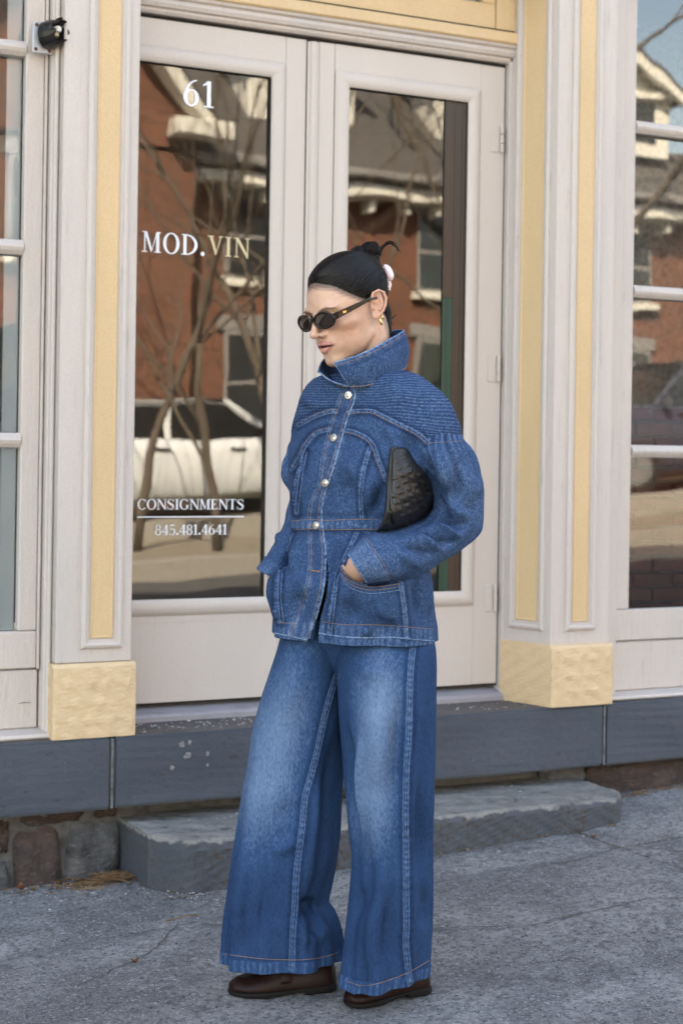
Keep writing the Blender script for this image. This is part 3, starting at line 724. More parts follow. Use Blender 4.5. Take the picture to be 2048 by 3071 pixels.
for _ in range(80):
    x = random.gauss(1.62, .12); y = 4.80-abs(random.gauss(0, .03)); mb.add(*leafmesh(x, y, gz(x)+.004+random.random()*.012, random.uniform(.012, .03), random.uniform(0, 6.3)))
for _ in range(110):
    x = random.uniform(1.25, 4.2); y = (4.815 if x < 1.72 else (4.478 if x < 3.34 else 4.80))-abs(random.gauss(0, .014)); mb.add(*leafmesh(x, y, gz(x)+.003, random.uniform(.006, .018), random.uniform(0, 6.3)))
for _ in range(60):
    x = random.uniform(3.4, 4.3); y = 4.80-abs(random.gauss(0, .03)); mb.add(*twig(x, y, random.uniform(.02, .08), random.gauss(0, .4), gz(x)+.006))
tag(mb.build('leaf_litter', m_leaf), 'drift of dry grass and leaf scraps along the foot of the wall', 'litter', kind='stuff')
for (x, y, l, a, m, lab) in ((1.415, 4.785, .045, 1.3, m_leafr, 'red brown leaf propped against the rubble stone under the left window'),
                             (1.535, 4.79, .032, .3, m_leafr, 'small curled brown leaf in front of the brownstone rubble'),
                             (1.475, 3.98, .03, .4, m_leafr, 'single curled brown leaf lying out on the open pavement'),
                             (3.16, 4.36, .028, .2, m_leafr, 'small brown leaf on the pavement off the right end of the step')):
    o = obj('fallen_leaf', *leafmesh(x, y, gz(x)+.006, l, a, .9), m, smooth=True); tag(o, lab, 'leaf')
o = obj('twig', *twig(1.66, 4.255, .11, .15, gz(1.66)+.008, .002), m_leaf); tag(o, 'straw coloured twig lying on the pavement joint', 'twig')
# ------------------------------------------------------------------ across the street (seen mirrored in the panes)
m_hbrick = None
def brickmat(name, c1, c2, cm, axis='X'):
    m = bpy.data.materials.new(name); m.use_nodes = True; nt = m.node_tree; N = nt.nodes; L = nt.links; p = N['Principled BSDF']
    g = N.new('ShaderNodeNewGeometry'); sx = N.new('ShaderNodeSeparateXYZ'); L.new(g.outputs['Position'], sx.inputs[0])
    ad = N.new('ShaderNodeMath'); ad.operation = 'ADD'; L.new(sx.outputs['X'], ad.inputs[0]); L.new(sx.outputs['Y'], ad.inputs[1])
    cb = N.new('ShaderNodeCombineXYZ'); L.new(ad.outputs[0], cb.inputs[0]); L.new(sx.outputs['Z'], cb.inputs[1])
    b = N.new('ShaderNodeTexBrick'); L.new(cb.outputs[0], b.inputs['Vector'])
    b.inputs['Color1'].default_value = (*c1, 1); b.inputs['Color2'].default_value = (*c2, 1); b.inputs['Mortar'].default_value = (*cm, 1)
    b.inputs['Scale'].default_value = 1; b.inputs['Mortar Size'].default_value = .006; b.inputs['Brick Width'].default_value = .21; b.inputs['Row Height'].default_value = .067; b.inputs['Bias'].default_value = 0
    L.new(b.outputs['Color'], p.inputs['Base Color']); p.inputs['Roughness'].default_value = .9
    bp = N.new('ShaderNodeBump'); bp.inputs['Strength'].default_value = .5; bp.inputs['Distance'].default_value = .006; bp.invert = True
    L.new(b.outputs['Fac'], bp.inputs['Height']); L.new(bp.outputs[0], p.inputs['Normal']); return m
m_hbrick = brickmat('house red brick', (.205, .070, .040), (.115, .046, .031), (.22, .155, .12))  # the house brick's own reds and mortar
m_hroof = mat('grey slate roof', (.105, .098, .095), .8, [(8, (.075, .07, .07), .4, .7, (1, 1, 3), 4), (40, (.15, .14, .135), .6, .75, (1, 1, 4), 3)], [(30, .5, .02, (1, 1, 5), 3)])
m_htrim = mat('white trim', (.78, .77, .71), .6, [(3, (.68, .67, .62), .5, .75, I3, 3)])
m_hgrey = mat('grey gutter', (.26, .25, .25), .6)
m_hglass = mat('house glass', (.03, .035, .04), .06, spec=.8)
m_hbrick2 = brickmat('chimney brick', (.28, .10, .05), (.24, .08, .04), (.26, .16, .11))
HS = empty('brick_house', (12.0, -15.0, .4), 'red brick house with grey slate roof and white gabled dormers across the street', 'house')
Y0 = -12.0; EZ = 5.45
def hq(name, v, f, m, parent=HS): return obj(name, v, f, m, parent)
box('wall', 4.4, 24, -20, Y0, .1, EZ, m_hbrick, HS, 0)
# main roof, slope 45 degrees
RX = 15.0
hq('roof', [(4.0, Y0+.45, EZ-.05), (RX, Y0+.45, EZ-.05), (RX, -17, EZ+4.6), (4.0, -17, EZ+4.6), (RX, -20.6, EZ+.6), (4.0, -20.6, EZ+.6), (4.0, Y0+.45, EZ-.2), (RX, Y0+.45, EZ-.2), (RX, -20.6, EZ-.2), (4, -20.6, EZ-.2)],
   [[0, 1, 2, 3], [3, 2, 4, 5], [0, 3, 5, 9, 6], [1, 7, 8, 4, 2], [6, 7, 1, 0], [4, 8, 9, 5]], m_hroof)
hq('wing_roof', [(RX+.01, Y0+.45, EZ-.05), (24.5, Y0+.45, EZ-.05), (24.5, -13.6, EZ+1.2), (RX+.01, -13.6, EZ+1.2), (24.5, -20.6, EZ+.3), (RX+.01, -20.6, EZ+.3)], [[0, 1, 2, 3], [3, 2, 4, 5], [1, 4, 2]], m_hroof)
box('gutter', 3.9, 24.5, Y0+.4505, Y0+.6, EZ-.16, EZ-.02, m_hgrey, HS, .03)
box('cornice', 4.1, 24.3, Y0+.01, Y0+.44, EZ-.42, EZ-.21, m_htrim, HS, .02)
for k in range(34): box('bracket', 4.6+k*.58, 4.7+k*.58, Y0+.012, Y0+.3, EZ-.62, EZ-.425, m_htrim, HS, .02)
def rslope(y): return EZ-.05+(Y0+.45-y)*(4.65/5.45)
def hwindow(xc, z0, z1, w=.95, y=Y0, parent=HS):
    W = box('window', xc-w/2, xc+w/2, y+.002, y+.05, z0, z1, m_hgrey, parent, .005)
    h = (z1-z0)/2
    for a, b in ((z0+.06, z0+h-.03), (z0+h+.03, z1-.06)):
        box('pane', xc-w/2+.05, xc+w/2-.05, y+.0505, y+.056, a, b, m_hglass, W, 0)
    box('sill', xc-w/2-.1, xc+w/2+.1, y+.003, y+.14, z0-.12, z0-.003, m_htrim, W, .01)
    box('lintel', xc-w/2-.1, xc+w/2+.1, y+.003, y+.06, z1+.003, z1+.2, m_hgrey, W, .01)
for xc in (7.0, 9.85, 13.0, 16.3, 19.6, 22.4):
    if xc > 8.9: hwindow(xc, 3.75, 4.95)
    hwindow(xc, 1.5, 3.0, y=Y0 if xc > 8.9 else -11.4)
# brick gable standing forward on the left
gx0, gx1, ga = 4.3, 8.62, 6.46
hq('gable_wall', [(gx0, -11.4, .1), (gx1, -11.4, .1), (gx1, -11.4, 5.9), (ga, -11.4, 8.1), (gx0, -11.4, 5.9), (gx0, -16, .1), (gx1, -16, .1), (gx1, -16, 5.9), (ga, -16, 8.1), (gx0, -16, 5.9)],
   [[0, 1, 2, 3, 4], [1, 6, 7, 2], [0, 4, 9, 5], [5, 9, 8, 7, 6]], m_hbrick)
hwindow(6.46, 3.75, 5.1, 1.0, -11.4)
for s in (-1, 1):
    e = (gx1 if s > 0 else gx0)+s*.35; ez = 5.9-.35
    q = [(ga, 8.22), (e, ez+.10), (e, ez-.12), (ga, 7.98)]
    if s < 0: q = q[::-1]
    v = [(x, -11.05, z) for x, z in q]+[(x, -11.38, z) for x, z in q]
    hq('rake_board', v, [[0, 1, 2, 3], [7, 6, 5, 4], [0, 4, 5, 1], [2, 6, 7, 3], [1, 5, 6, 2], [3, 7, 4, 0]], m_htrim)
    v = [(ga, -11.05, 8.24), (e, -11.05, ez+.12), (e, -16.5, ez+.12), (ga, -16.5, 8.24), (ga, -11.05, 8.3), (e, -11.05, ez+.2), (e, -16.5, ez+.2), (ga, -16.5, 8.3)]
    hq('gable_roof', v, [[4, 5, 6, 7], [0, 3, 2, 1], [0, 1, 5, 4], [1, 2, 6, 5]], m_hroof)
box('cornice_return', 8.2, 9.1, -11.38, -11.0, 5.52, 5.78, m_htrim, HS, .02)
box('cornice_return', 3.9, 4.75, -11.38, -11.0, 5.52, 5.78, m_htrim, HS, .02)
def dormer(x0, w, yf, h, apex):
    """white walled gabled dormer; its cheeks run back into the roof"""
    zb = rslope(yf)-.02; zt = zb+h; yb = yf-(zt-zb)/(4.65/5.45); x1 = x0+w; xm = x0+w/2
    D = hq('dormer', [(x0, yf, zb), (x1, yf, zb), (x1, yf, zt), (xm, yf, zt+apex), (x0, yf, zt), (x0, yb, zt), (x1, yb, zt)],
           [[0, 1, 2, 3, 4], [0, 4, 5], [1, 6, 2]], m_htrim)
    ov = .22; ya = yf-(zt+apex-zb)/(4.65/5.45)-.3
    for s in (-1, 1):
        e = (x1 if s > 0 else x0)+s*ov; ez = zt-ov*apex/(w/2)
        v = [(xm, yf+.25, zt+apex+.02), (e, yf+.25, ez+.02), (e, yb-.3, ez+.02), (xm, ya, zt+apex+.02)]; v += [(a, b, c+.09) for a, b, c in v]
        obj('dormer_roof', v, [[4, 5, 6, 7], [3, 2, 1, 0], [0, 1, 5, 4], [1, 2, 6, 5]], m_hroof, D)
        q = [(xm, zt+apex+.015), (e, ez+.015), (e, ez-.14), (xm, zt+apex-.16)]
        if s < 0: q = q[::-1]
        v = [(x, yf+.27, z) for x, z in q]+[(x, yf+.16, z) for x, z in q]
        obj('rake_board', v, [[0, 1, 2, 3], [7, 6, 5, 4], [0, 4, 5, 1], [2, 6, 7, 3], [1, 5, 6, 2], [3, 7, 4, 0]], m_htrim, D)
    box('eave_board', x0-ov+.02, x0-.004, yb, yf+.2, zt-.24, zt-.10, m_htrim, D, .01)
    box('pediment_rail', x0-.12, x1+.12, yf+.004, yf+.15, zt-.07, zt+.04, m_htrim, D, .01)
    box('pane', x0+.3, xm-.04, yf+.003, yf+.02, zb+.25, zt-.12, m_hglass, D, 0)
    box('pane', xm+.04, x1-.3, yf+.003, yf+.02, zb+.25, zt-.12, m_hglass, D, 0)
dormer(9.95, 1.7, -12.5, 1.15, .85); dormer(13.1, 1.7, -12.5, 1.15, .85); dormer(15.85, 1.75, -12.6, 1.05, .6); dormer(19.4, 1.7, -12.6, 1.05, .6)
box('chimney', 11.2, 12.0, -16.2, -15.4, 8.4, 11.6, m_hbrick2, HS, .01)

# far neighbours so the street goes on past the frame
def simplehouse(x0, x1, y, h, mw, label):
    E_ = empty('house', ((x0+x1)/2, y-4, gz(x0)), label, 'house')
    box('wall', x0, x1, y-8, y, gz(x0)-.5, h, mw, E_, 0); xm = (x0+x1)/2
    v = [(x0-.3, y+.3, h), (x1+.3, y+.3, h), (x1+.3, y-8.3, h), (x0-.3, y-8.3, h), (xm, y+.3, h+3), (xm, y-8.3, h+3)]
    obj('roof', v, [[0, 4, 5, 3], [1, 2, 5, 4], [0, 1, 4], [2, 3, 5], [3, 2, 1, 0]], m_hroof, E_)
    for xc in np.linspace(x0+1.3, x1-1.3, 3):
        for z in (gz(x0)+1.2, gz(x0)+4.0):
            W = box('window', xc-.5, xc+.5, y+.002, y+.06, z, z+1.5, m_htrim, E_, .005); box('pane', xc-.42, xc+.42, y+.0605, y+.066, z+.08, z+1.42, m_hglass, W, 0)
m_clap = mat('white clapboard', (.62, .61, .58), .6, [(2, (.55, .54, .52), .4, .7, I3, 3)], [(20, .4, .02, (.02, .02, 1), 1)])
simplehouse(26.5, 35, -12, 6.6, m_clap, 'white clapboard house with grey roof up the street')
simplehouse(-8, 1.5, -13, 5.6, m_clap, 'white clapboard house with grey roof down the street')

# cars -----------------------------------------------------------------------
m_wpaint = mat('white car paint', (.76, .80, .84), .25, spec=.5, coat=.6)
m_dpaint = mat('dark blue car paint', (.045, .055, .085), .25, spec=.5, coat=.8)
m_cglass = mat('car glass', (.012, .014, .016), .03, spec=.7)
m_tyre = mat('tyre rubber', (.02, .02, .02), .8); m_rim = mat('alloy rim', (.5, .5, .52), .3, metal=.8)
m_lamp = mat('lamp lens', (.7, .7, .72), .1, spec=.7); m_red = mat('tail lamp', (.35, .02, .02), .2)
def car(name, x, y, s, d, paint, L_, Hh, roofx, label):
    """d=+1 faces +X. roofx = (rear glass base, roof rear, roof front, windscreen base) as fractions of the length from the tail"""
    zc = gz(x+0)+.22
    E_ = empty(name, (x, y, zc), label, 'car')
    W2 = .88*s; zb = .19; belt = .93*Hh/1.42; st = []
    for t in np.linspace(0, 1, 25):
        if t < roofx[0]: top = belt*(.90+.10*min(1, t/.06)) if Hh < 1.6 else belt
        elif t > roofx[3]: top = belt-.24*Hh/1.42*((t-roofx[3])/(1-roofx[3]))**1.6
        else: top = belt
        end = min(t, 1-t); nar = 1-.22*max(0, 1-end/.10)**2; bot = zb+.10*max(0, 1-end/.06)
        st.append((t*L_, top*(1-.14*max(0, 1-end/.03)), bot, W2*nar))
    v = []; n = 14
    for (lx, top, bot, hw) in st:
        mid = (top+bot)/2
        ring = [(-hw*.86, bot), (hw*.86, bot), (hw*.97, bot+.12), (hw, mid), (hw*.985, top-.16), (hw*.95, top-.05), (hw*.84, top), (0, top+.015), (-hw*.84, top), (-hw*.95, top-.05), (-hw*.985, top-.16), (-hw, mid), (-hw*.97, bot+.12), (-hw*.9, bot+.02)]
        for (yy, zz) in ring: v.append((x+d*(lx-L_/2), y+yy, zc+zz+.048*d*(lx-L_/2)))
    f = grid_faces(n, len(st)); f += [list(range(n))[::-1], list(range((len(st)-1)*n, len(st)*n))]
    obj('body', v, f, paint, E_, smooth=True)
    a, b, c, e = [q*L_ for q in roofx]; tw = W2*.72
    def P(lx, yy, zz): return (x+d*(lx-L_/2), y+yy, zc+zz+.048*d*(lx-L_/2))
    cab = [P(a, -W2*.84, belt), P(e, -W2*.84, belt), P(e, W2*.84, belt), P(a, W2*.84, belt), P(b, -tw, Hh-.03), P(c, -tw, Hh-.03), P(c, tw, Hh-.03), P(b, tw, Hh-.03)]
    obj('glasshouse', cab, [[0, 1, 5, 4], [1, 2, 6, 5], [2, 3, 7, 6], [3, 0, 4, 7], [4, 5, 6, 7]], m_cglass, E_)
    rv = []; ks = np.linspace(b-.12, c+.12, 7)
    for lx in ks:
        k = 1-abs((lx-(b+c)/2)/((c-b)/2+.12))**4
        for yy, zz in ((-tw-.03, Hh-.07), (-tw*.8, Hh-.01), (0, Hh+.01), (tw*.8, Hh-.01), (tw+.03, Hh-.07)): rv.append(P(lx, yy, zz-.05*(1-k)))
    obj('roof', rv, grid_faces(5, 7, False), paint, E_, smooth=True)
    for s2 in (-1, 1):
        for (q0, q1) in ((a, b), (e, c), ((a+e)/2, (b+c)/2+.05)):
            obj('pillar', *tube([P(q0, s2*W2*.85, belt-.02), P(q1, s2*(tw+.015), Hh-.05)], .045, 6), paint, E_)
        for lx in (.19*L_, .80*L_):
            w = obj('wheel', *tube([P(lx, s2*(W2-.2), .33), P(lx, s2*(W2+.005), .33)], [.33*s, .33*s], 24), m_tyre, E_)
            obj('rim', *tube([P(lx, s2*(W2+.006), .33), P(lx, s2*(W2+.02), .33)], [.22*s, .19*s], 16), m_rim, w)
        for lx in (.40*L_, .62*L_):
            h = P(lx, s2*(W2*.99), belt-.13); obj('door_handle', *chbox(h[0]-.1, h[0]+.1, h[1]-.02, h[1]+.02, h[2]-.02, h[2]+.015, .006), m_dark, E_)
        h = P(e-.08, s2*(W2+.08), belt+.05); obj('wing_mirror', *chbox(h[0]-.07, h[0]+.07, h[1]-.09, h[1]+.09, h[2]-.06, h[2]+.08, .02), paint, E_)
        h = P(L_*.985, s2*W2*.66, belt*.72); obj('headlight', *chbox(h[0]-.07, h[0]+.07, h[1]-.16, h[1]+.16, h[2]-.06, h[2]+.06, .02), m_lamp, E_)
        h = P(L_*.012, s2*W2*.66, belt*.82); obj('tail_light', *chbox(h[0]-.05, h[0]+.05, h[1]-.16, h[1]+.16, h[2]-.07, h[2]+.07, .02), m_red, E_)
    return E_
car('parked_car', 7.55, -9.35, 1.0, 1, m_wpaint, 4.6, 1.43, (.10, .24, .595, .76), 'white saloon car parked in front of the brick house')
car('parked_car', 15.2, -9.3, 1.06, -1, m_dpaint, 4.8, 1.85, (.02, .06, .56, .72), 'dark blue tall estate car parked up the hill from the white car')

# bare trees ---------------------------------------------------------------------
m_bark = mat('grey bark', (.115, .092, .072), .9, [(8, (.13, .105, .085), .4, .65, (1, 1, .2), 5)], [(30, .8, .02, (1, 1, .15), 4)])
def tree(x, y, h, r, seed, label, lean=(0, 0), depth=6, first=.34):
    rnd = random.Random(seed); zb = gz(x)-.02 if y > -7.6 else gz(x)+.2
    E_ = empty('bare_tree', (x, y, zb), label, 'tree'); tr = MB(); cr = MB()
    def grow(p, d, l, r0, lev):
        n = 5; pts = [p]; rr = [r0]; q = p.copy(); dd = d.copy()
        for i in range(n):
            dd = dd+np.array([rnd.gauss(0, .10), rnd.gauss(0, .10), rnd.gauss(.03, .06)]); dd /= np.linalg.norm(dd)
            q = q+dd*l/n; pts.append(q.copy()); rr.append(r0*(1-.42*(i+1)/n))
        (tr if lev < 1 else cr).add(*tube(pts, rr, 8 if lev < 2 else (5 if lev < 4 else 3), cap=lev < 2))
        if lev >= depth: return
        k = rnd.choice((2, 3, 3)) if lev else 4
        for i in range(k):
            t = 1.0 if i == 0 else rnd.uniform(.45, 1.0); j = min(n, max(1, int(t*n)))
            ang = rnd.uniform(.35, .85) if i else rnd.uniform(.05, .3); az = rnd.uniform(0, 6.28)
            a1 = np.cross(dd, [0.3, .2, 1]); a1 /= np.linalg.norm(a1)+1e-9; a2 = np.cross(dd, a1)
            nd = dd*math.cos(ang)+math.sin(ang)*(math.cos(az)*a1+math.sin(az)*a2); nd[2] += .12; nd /= np.linalg.norm(nd)
            grow(pts[j], nd, l*rnd.uniform(.62, .85), rr[j]*(.8 if i == 0 else rnd.uniform(.45, .65)), lev+1)
    grow(np.array([x, y, zb]), np.array([lean[0], lean[1], 1.0])/np.linalg.norm([lean[0], lean[1], 1]), h*first, r, 0)
    tr.build('trunk', m_bark, E_, smooth=True); cr.build('crown', m_bark, E_, smooth=True)
tree(6.05, -6.4, 8.0, .06, 3, 'slim bare street tree with grey bark in front of the white car')
tree(6.75, -5.9, 6.5, .06, 11, 'thin leaning bare sapling beside the kerb near the white car', (.0, .02))
tree(9.3, -6.6, 8.5, .075, 5, 'bare street tree with spreading branches between the two parked cars', (.05, 0))
tree(8.2, -7.2, 9.5, .075, 33, 'slender bare tree with a dense twiggy crown before the brick gable', (.03, 0), 7)
tree(10.6, -6.9, 8.0, .06, 41, 'small bare tree with fine twigs by the lawn edge', (-.04, 0), 7)
tree(14.2, -11.0, 12.0, .2, 21, 'tall bare garden tree in front of the brick house dormers', (.08, 0), 6)
tree(19.5, -7, 12.0, .2, 8, 'large bare tree beyond the dark blue car', (-.05, 0), 6)
tree(3.2, -7, 9.0, .13, 14, 'bare street tree down the hill from the white car', (0, 0))
# ------------------------------------------------------------------ the woman
CT, ST = math.cos(TH), math.sin(TH)
FWD = np.array([ST, CT, 0.0]); RGT = np.array([CT, -ST, 0.0]); UPV = np.array([0, 0, 1.0])
T0 = 3.94                                        # distance of her middle from the lens, in metres
def P(px, py, dd=0.0):
    """measured photo position at depth T0+dd -> point in space (arrays allowed)"""
    px, py, dd = np.broadcast_arrays(np.asarray(px, float), np.asarray(py, float), np.asarray(dd, float))
    u, v = px-CXP, py-CYP; t = T0+dd
    a = (u*math.cos(ROLL)+v*math.sin(ROLL))/FPX*t; z = -(-u*math.sin(ROLL)+v*math.cos(ROLL))/FPX*t
    return a[..., None]*RGT+t[..., None]*FWD+(CAMH+z)[..., None]*UPV
def toPX(v):
    t = v@FWD; a = (v@RGT)/t*FPX; b = -(v[:, 2]-CAMH)/t*FPX
    return CXP+a*math.cos(ROLL)-b*math.sin(ROLL), CYP+a*math.sin(ROLL)+b*math.cos(ROLL)
PB = P(1065, 2985, 0.0); PB[2] = gz(PB[0])
PERSON = empty('person', tuple(PB), 'woman in denim jacket and wide jeans, dark sunglasses, hands in pockets, on the pavement', 'person')

def sst(a, b, x):
    t = np.clip((x-a)/(b-a), 0, 1); return t*t*(3-2*t)
def interp_keys(K, n, power=1.0):
    K = np.asarray(K, float); m = len(K)
    mid = np.stack([(K[:, 0]+K[:, 2])/2, (K[:, 1]+K[:, 3])/2], 1)
    s = np.r_[0, np.cumsum(np.maximum(np.linalg.norm(np.diff(mid, axis=0), axis=1), 1.0))]
    q = np.linspace(0, s[-1], n); out = np.zeros((n, K.shape[1]))
    d = np.zeros_like(K)                          # monotone-ish hermite slopes
    for c in range(K.shape[1]):
        h = np.diff(s); dl = np.diff(K[:, c])/h
        g = np.zeros(m); g[0], g[-1] = dl[0], dl[-1]
        for i in range(1, m-1):
            g[i] = 0 if dl[i-1]*dl[i] <= 0 else 2*dl[i-1]*dl[i]/(dl[i-1]+dl[i])
        k = np.clip(np.searchsorted(s, q, 'right')-1, 0, m-2); t = (q-s[k])/h[k]
        out[:, c] = (2*t**3-3*t**2+1)*K[k, c]+(t**3-2*t**2+t)*h[k]*g[k]+(-2*t**3+3*t**2)*K[k+1, c]+(t**3-t**2)*h[k]*g[k+1]
    return out, q/s[-1]
def loft(keys, nu, nv):
    """keys: xl,yl,xr,yr,depth,front b,back b,skew,power -> verts (nv,nu,3), phi, v"""
    K, vv = interp_keys(keys, nv); phi = np.linspace(0, 2*math.pi, nu, endpoint=False)
    V = np.zeros((nv, nu, 3))
    for j in range(nv):
        xl, yl, xr, yr, t0, bf, bb, k, pw = K[j]
        Lp = P(xl, yl, t0-k); Rp = P(xr, yr, t0+k); M = (Lp+Rp)/2; Hh = (Rp-Lp)/2
        c, s = np.cos(phi), np.sin(phi)
        c2 = np.sign(c)*np.abs(c)**pw; s2 = np.sign(s)*np.abs(s)**pw
        V[j] = M+c2[:, None]*Hh-(s2*np.where(s > 0, bf, bb))[:, None]*FWD
    return V, phi, vv
def gnormals(V):
    du = np.roll(V, -1, 1)-np.roll(V, 1, 1); dv = np.gradient(V, axis=0); n = np.cross(du, dv)
    n /= np.linalg.norm(n, axis=2, keepdims=True)+1e-12
    c = V.mean(1, keepdims=True); s = np.sign(((V-c)*n).sum(2).mean()); return n*s
def polydist(px, py, pts, taper=True):
    """distance to a polyline, position along it 0..1, side (+ right of travel)"""
    pts = np.asarray(pts, float); best = np.full(px.shape, 1e9); tt = np.zeros(px.shape); side = np.zeros(px.shape)
    L = np.r_[0, np.cumsum(np.linalg.norm(np.diff(pts, axis=0), axis=1))]
    for i in range(len(pts)-1):
        a, b = pts[i], pts[i+1]; d = b-a; l2 = d@d+1e-9
        t = np.clip(((px-a[0])*d[0]+(py-a[1])*d[1])/l2, 0, 1); ex = px-(a[0]+t*d[0]); ey = py-(a[1]+t*d[1]); r = np.hypot(ex, ey)
        m = r < best; best[m] = r[m]; tt[m] = (L[i]+t[m]*math.sqrt(l2))/L[-1]; side[m] = np.sign(d[0]*ey-d[1]*ex)[m]
    return best, tt, side
def smoothpts(pts, n=8):
    return np.array(curve([tuple(p) for p in pts], n*(len(pts)-1)))
def inpoly(px, py, poly):
    poly = np.asarray(poly, float); r = np.zeros(px.shape, bool); j = len(poly)-1
    for i in range(len(poly)):
        xi, yi = poly[i]; xj, yj = poly[j]
        r ^= ((yi > py) != (yj > py)) & (px < (xj-xi)*(py-yi)/(yj-yi+1e-9)+xi); j = i
    return r
def vnoise(p, seed=0):
    """3-D value noise, p (N,3)"""
    i = np.floor(p).astype(np.int64); f = p-i; f = f*f*(3-2*f)
    def h(a, b, c):
        n = (a*73856093) ^ (b*19349663) ^ (c*83492791) ^ (seed*2654435761); n = (n ^ (n >> 13))*1274126177; n &= 0xffffffff; n = (n ^ (n >> 16)) & 0xffff; return n/65535.0*2-1
    r = 0
    for a in (0, 1):
        for b in (0, 1):
            for c in (0, 1):
                r = r+h(i[:, 0]+a, i[:, 1]+b, i[:, 2]+c)*(f[:, 0] if a else 1-f[:, 0])*(f[:, 1] if b else 1-f[:, 1])*(f[:, 2] if c else 1-f[:, 2])
    return r
def fastmesh(name, v, quads, m, parent, attrs=None, smooth=True, tris=None):
    v = np.asarray(v, float).reshape(-1, 3); b = BASE[parent]; me = bpy.data.meshes.new(name)
    quads = np.asarray(quads, np.int32); k = quads.shape[1]
    me.vertices.add(len(v)); me.vertices.foreach_set('co', (v-b).ravel())
    me.loops.add(quads.size); me.loops.foreach_set('vertex_index', quads.ravel())
    me.polygons.add(len(quads)); me.polygons.foreach_set('loop_start', np.arange(0, quads.size, k, dtype=np.int32))
    me.update(calc_edges=True)
    me.polygons.foreach_set('use_smooth', np.full(len(quads), smooth))
    for a, d in (attrs or {}).items():
        d = np.asarray(d, float)
        if d.ndim == 1:
            at = me.attributes.new(a, 'FLOAT', 'POINT'); at.data.foreach_set('value', d)
        else:
            at = me.attributes.new(a, 'FLOAT_COLOR', 'POINT'); at.data.foreach_set('color', np.c_[d, np.ones(len(d))].ravel())
    if m: me.materials.append(m)
    o = bpy.data.objects.new(name, me); COL.objects.link(o); o.parent = parent; BASE[o] = b
    return o
def quadgrid(nu, nv, wrap=True):
    j, i = np.meshgrid(np.arange(nv-1), np.arange(nu if wrap else nu-1), indexing='ij'); i2 = (i+1) % nu
    return np.stack([j*nu+i, j*nu+i2, (j+1)*nu+i2, (j+1)*nu+i], -1).reshape(-1, 4)

# denim --------------------------------------------------------------------------
def denim(name, dark, mid, light, vertical, smock=False):
    m = bpy.data.materials.new(name); m.use_nodes = True; nt = m.node_tree; N = nt.nodes; L = nt.links; p = N['Principled BSDF']
    tc = N.new('ShaderNodeTexCoord')
    def nz(s, st, d=3, r=.65):
        mp = N.new('ShaderNodeMapping'); mp.inputs['Scale'].default_value = st; L.new(tc.outputs['Object'], mp.inputs[0])
        n = N.new('ShaderNodeTexNoise'); n.inputs['Scale'].default_value = s; n.inputs['Detail'].default_value = d; n.inputs['Roughness'].default_value = r
        L.new(mp.outputs[0], n.inputs['Vector']); return n.outputs['Fac']
    def math_(op, a, b, c=None):
        k = N.new('ShaderNodeMath'); k.operation = op
        for i, q in enumerate((a, b) if c is None else (a, b, c)):
            if isinstance(q, (int, float)): k.inputs[i].default_value = q
            else: L.new(q, k.inputs[i])
        return k.outputs[0]
    st = (1, 1, .28) if vertical else (1, 1, .55)
    fine = nz(340 if vertical else 360, st, 2); med = nz(90, st if vertical else I3, 4); big = nz(9, (1, 1, .5), 3)
    at = N.new('ShaderNodeAttribute'); at.attribute_name = 'fade'
    v = math_('MULTIPLY_ADD', math_('SUBTRACT', fine, .5), .55 if vertical else .85, at.outputs['Fac'])
    v = math_('MULTIPLY_ADD', math_('SUBTRACT', med, .5), .16 if vertical else .30, v)
    v = math_('MULTIPLY_ADD', math_('SUBTRACT', big, .5), .22, v)
    hgt = fine
    if smock:
        rw = N.new('ShaderNodeAttribute'); rw.attribute_name = 'row'; cl = N.new('ShaderNodeAttribute'); cl.attribute_name = 'col'; ms = N.new('ShaderNodeAttribute'); ms.attribute_name = 'yoke'
        rs = math_('SINE', math_('MULTIPLY_ADD', math_('SUBTRACT', med, .5), 1.6, rw.outputs['Fac']), 0)
        cs = math_('SINE', math_('MULTIPLY_ADD', math_('SUBTRACT', big, .5), 14, math_('MULTIPLY_ADD', math_('SUBTRACT', med, .5), 4.5, cl.outputs['Fac'])), 0)
        ln = math_('MULTIPLY', math_('GREATER_THAN', rs, .6), .11)
        dk = math_('MULTIPLY', math_('MULTIPLY', math_('LESS_THAN', rs, .1), math_('GREATER_THAN', cs, .3)), -.22)
        v = math_('ADD', v, math_('MULTIPLY', math_('ADD', ln, dk), ms.outputs['Fac']))
        hgt = math_('ADD', fine, math_('MULTIPLY', math_('MULTIPLY', math_('ADD', math_('MULTIPLY', rs, -1.2), math_('MULTIPLY', cs, .7)), ms.outputs['Fac']), .3))
    r = N.new('ShaderNodeValToRGB'); e = r.color_ramp.elements
    e[0].position = .08; e[0].color = (*dark, 1); e[1].position = .95; e[1].color = (*light, 1)
    x = e.new(.48); x.color = (*mid, 1)
    L.new(v, r.inputs[0]); L.new(r.outputs[0], p.inputs['Base Color'])
    p.inputs['Roughness'].default_value = .88; p.inputs['Specular IOR Level'].default_value = .15
    b = N.new('ShaderNodeBump'); b.inputs['Strength'].default_value = .45; b.inputs['Distance'].default_value = .0012; L.new(hgt, b.inputs['Height']); L.new(b.outputs[0], p.inputs['Normal'])
    return m
m_jacket = denim('jacket denim', (.0055, .0145, .042), (.027, .066, .152), (.20, .29, .44), False, True)
m_jeans = denim('jeans denim', (.005, .0155, .048), (.020, .059, .146), (.17, .262, .41), True)
m_thread = mat('pale seam thread', (.15, .235, .37), .8, [(220, (.06, .11, .22), .42, .58, I3, 2)])
m_tan = mat('tan seam thread', (.26, .15, .08), .8, [(400, (.08, .09, .16), .48, .6, I3, 2)])
